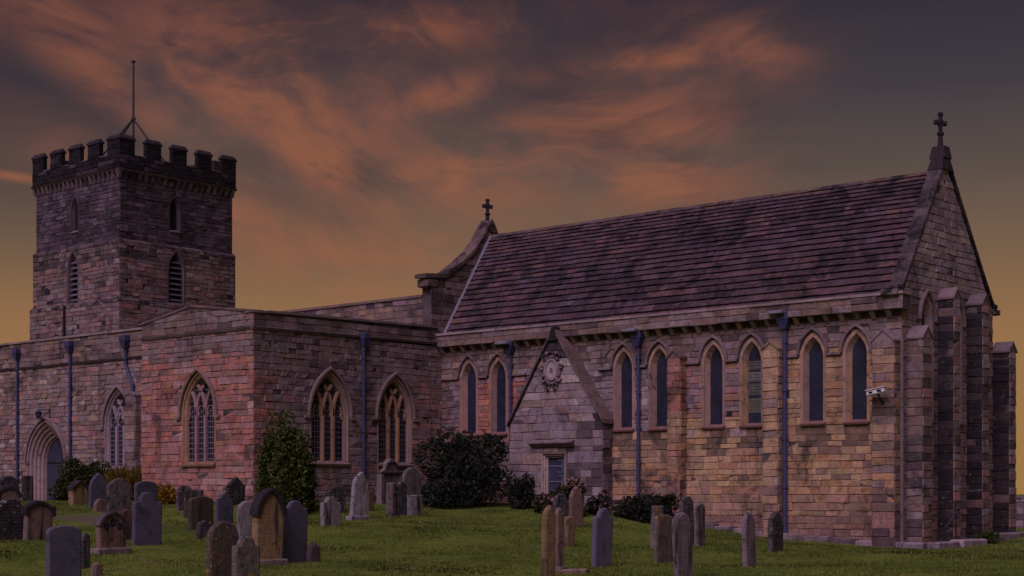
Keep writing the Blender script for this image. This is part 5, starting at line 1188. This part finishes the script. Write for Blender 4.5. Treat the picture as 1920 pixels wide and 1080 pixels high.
# ================================================================== SHRUBS
def shrub(name, label, c, w, h, n, cols, leaf=.07, seed=1, lobes=9, upright=0.0, dz=.0, flowers=None, depth_=None, cat='bush', group=None, spiky=False):
    r = random.Random(seed); root = empty(name, c); tag(root, label, cat, group)
    rx, ry = w/2, (depth_ or w*.8)/2; B = []
    for k in range(lobes):
        a = r.uniform(0, 2*math.pi); q = math.sqrt(r.random())*.72; zc = r.uniform(.12, .78)
        s = (1-.55*zc) if upright else 1
        B.append((q*rx*s*math.cos(a), q*ry*s*math.sin(a), zc*h, rx*r.uniform(.32, .52)*(.8 if zc > .6 else 1), h*r.uniform(.16, .28)))
    B.append((0, 0, h*.35, rx*.7, h*.33))
    if upright:
        B = []
        for k in range(30):
            a = r.uniform(0, 2*math.pi); q = math.sqrt(r.random())*.8; top = h*(1.02-.62*q*q+r.uniform(-.16, .10))
            for zf in (.12, .35, .6, .85): B.append((q*rx*math.cos(a)*(1-.1*zf), q*ry*math.sin(a), top*zf, rx*r.uniform(.20, .30)*(1.0 if zf < .8 else .55), top*.18))
    if False:
        for k in range(6): B.append((r.uniform(-.45, .45)*rx, r.uniform(-.4, .4)*ry, h*r.uniform(.7, .88), rx*.2, h*r.uniform(.12, .2)))
    m = MB(); tot = sum(b[3]**2 for b in B)
    for b in B:
        base = pick(cols, r)
        for k in range(int(n*b[3]**2/tot)):
            d = Vector((r.gauss(0, 1), r.gauss(0, 1), r.gauss(0, 1))).normalized(); q = r.uniform(.62, 1.12)**.8
            p = Vector((b[0]+d.x*b[3]*q, b[1]+d.y*b[3]*q*(ry/rx), b[2]+d.z*b[4]*q))
            if p.z < -.05 or p.z > h*1.12: continue
            d2 = (d+Vector((r.gauss(0, .6), r.gauss(0, .6), r.gauss(.25, .6)))).normalized()
            if spiky: d2 = (d*.5+Vector((r.gauss(0, .25), r.gauss(0, .25), r.uniform(.6, 1.2)))).normalized()
            t1 = d2.cross(Vector((r.random()-.5, r.random()-.5, r.random()-.5))).normalized(); L = leaf*r.uniform(.6, 1.5); wd = L*(.12 if spiky else r.uniform(.32, .55))
            if spiky: L *= 2.2
            c0 = jit(mixc(base, pick(cols, r), .5), .28, .06, r); a = p; e = p+d2*L; mid = p+d2*L*.5
            m.quad(tuple(a+Vector(c)), tuple(mid+t1*wd+Vector(c)), tuple(e+Vector(c)), tuple(mid-t1*wd+Vector(c)), c0)
    build(m, 'foliage', 'leaf', root)
    m = MB()
    for k in range(7):
        b = r.choice(B); m.tube([(c[0]+r.uniform(-.1, .1)*w, c[1]+r.uniform(-.1, .1)*w, c[2]-.1), (c[0]+b[0]*.5, c[1]+b[1]*.5, c[2]+b[2]*.5), (c[0]+b[0], c[1]+b[1], c[2]+b[2])], .035, 5, r1=.01)
    build(m, 'stems', 'bark', root)
    if flowers:
        fc, nf, fs = flowers; m = MB()
        for k in range(nf):
            b = r.choice(B); d = Vector((r.gauss(0, 1)+.5, r.gauss(0, 1)-.6, abs(r.gauss(0, 1))+.2)).normalized(); p = Vector(c)+Vector((b[0]+d.x*b[3]*1.08, b[1]+d.y*b[3], b[2]+d.z*b[4]*1.1)); cc_ = jit(pick(fc, r), .2, .05, r)
            for q in range(9):
                dd_ = Vector((r.gauss(0, 1), r.gauss(0, 1), r.gauss(0, 1))).normalized(); t1 = dd_.orthogonal().normalized(); t2 = dd_.cross(t1); pp_ = p+dd_*fs*.7; s_ = fs*.55
                m.quad(tuple(pp_+t1*s_), tuple(pp_+t2*s_), tuple(pp_-t1*s_), tuple(pp_-t2*s_), jit(cc_, .15, .03, r))
        tag(build(m, 'flower_heads', 'flower', root), kind='stuff')
    return root
def gpos(x, y, t):
    E, N, z = at(x, y, t); return (E, N, gz(E, N)-.05)
EV = [((.045, .062, .012), 3), ((.075, .090, .016), 2), ((.022, .034, .010), 2)]
DK = [((.022, .027, .017), 3), ((.013, .016, .012), 3), ((.042, .046, .030), 1)]
shrub('evergreen_bush', 'tall bushy green evergreen at the transept corner', gpos(534, 936, 53.2), 2.5, 3.3, 17000, EV, .10, 3, 12, 1.0)
shrub('dark_bush', 'huge rounded dark bush filling the corner between transept and porch', gpos(870, 950, 57), 3.95, 2.75, 20000, DK, .10, 5, 22, depth_=2.8)
shrub('small_bush', 'small dark bush with faded flowers left of the porch door', gpos(976, 946, 55.2), 1.3, 1.3, 3200, DK, .08, 7, 8, flowers=([((.16, .10, .08), 1)], 22, .05))
shrub('hydrangea_bush', 'flowering bush with dusty pink flower heads in front of the porch', gpos(1056, 948, 53.4), 1.9, 1.35, 5200, [((.045, .05, .015), 2), ((.03, .03, .015), 2)], .09, 9, 11, flowers=([((.30, .18, .15), 3), ((.22, .13, .12), 2)], 130, .07))
shrub('hydrangea_bush', 'low reddish flowering bush at the right foot of the porch', gpos(1122, 948, 54.4), 1.0, .85, 1800, DK, .08, 10, 6, flowers=([((.20, .10, .09), 1)], 42, .06))
shrub('spreading_shrub', 'low spreading dark shrub at the foot of the chancel wall', gpos(1212, 968, 53.2), 2.7, .95, 6500, DK, .10, 11, 14, depth_=1.3)
shrub('round_bush', 'rounded dark green bush beside the arched doorway', gpos(150, 940, 63.5), 2.7, 1.85, 8000, [((.04, .055, .012), 2), ((.025, .034, .010), 3)], .10, 13, 13)
shrub('golden_shrub', 'arching orange and green shrub under the aisle window', gpos(240, 930, 61.8), 1.8, 1.22, 4500, [((.16, .085, .012), 2.4), ((.075, .075, .012), 2), ((.035, .04, .010), 1)], .16, 15, 9, spiky=True)
shrub('yellow_bush', 'small bright orange yellow bush at the foot of the red transept wall', gpos(312, 940, 56.2), .85, .72, 2200, [((.36, .17, .01), 3), ((.13, .10, .012), 1.6)], .08, 17, 7)
shrub('edge_bush', 'dark bush just showing at the left edge below the aisle wall', gpos(-8, 930, 66), .95, 1.15, 2200, DK, .10, 19, 7)
shrub('wall_plant', 'small leafy weed growing between the east buttresses', (-21.75, 48.6, gz(-21.75, 48.6)), .95, .5, 1200, EV, .07, 21, 6, cat='plant')
shrub('wall_plant', 'small green sapling between gravestones and the red transept wall', gpos(428, 935, 54), .5, .55, 600, EV, .07, 23, 5, cat='plant')
shrub('low_plant', 'dark tuft at the plinth behind the dark round headstone', (-30.6, 44.2, gz(-30.6, 44.2)), .6, .35, 600, DK, .07, 25, 5, cat='plant')

# ================================================================== GRASS
gq = np.random.default_rng(3); gmb = []
NB = 62000
ts = 29+34*gq.random(NB*2)**.75; xs = gq.uniform(-80, 2000, NB*2); us = (xs-960)/F
Eg = ts*(C_*us-S_); Ng = ts*(C_+S_*us)
inside = ((Eg > CW) & (Eg < CE+.6) & (Ng > CS-.4)) | ((Eg > -80) & (Eg < TE) & (Ng > AN-.1)) | ((Eg > TW) & (Eg < TE+.1) & (Ng > TS-.1)) | ((Eg < TE) & (Ng > 45)) | ((Eg > -38.8) & (Eg < -34.2) & (Ng > 44.3))
path = np.hypot((Eg+41.5)*.30, (Ng-28.6)*.62) < .8
keep = ~(inside | path); Eg, Ng = Eg[keep][:NB], Ng[keep][:NB]; Zg = ground_np(Eg, Ng)
verts = []; faces = []; tints = []
clump = np.array([nz(e*.8, n*.8, 2) for e, n in zip(Eg, Ng)])
for e, n, z, cl_ in zip(Eg.tolist(), Ng.tolist(), Zg.tolist(), clump.tolist()):
    if nz(e*.45, n*.45, 40)+.6*nz(e*1.6, n*1.6, 41) > .34 and rng.random() < .8: continue
    for k in range(3):
        a = rng.uniform(0, 6.283); h = rng.uniform(.02, .055)*(1+.6*cl_); w = .012; x = e+rng.uniform(-.05, .05); y = n+rng.uniform(-.05, .05); i = len(verts)
        lx, ly = math.cos(a)*h*.5, math.sin(a)*h*.5
        verts += [(x-math.sin(a)*w, y+math.cos(a)*w, z-.01), (x+math.sin(a)*w, y-math.cos(a)*w, z-.01), (x+lx, y+ly, z+h)]
        faces.append((i, i+1, i+2)); q = rng.random()
        k_ = .82+.8*nz(e*.22+n*.2, n*.22-e*.2, 8)+.5*nz(e*1.1, n*1.1, 3)
        tints.append(((.066+.09*q)*k_, (.104+.07*q)*k_, (.015+.02*q)*k_) if q < .92 else (.24, .19, .07))
g = MB(); g.v = verts; g.f = faces; g.t = tints
tag(build(g, 'grass', 'grassblade'), 'short mown grass tufts of the churchyard lawn', 'grass', kind='stuff')
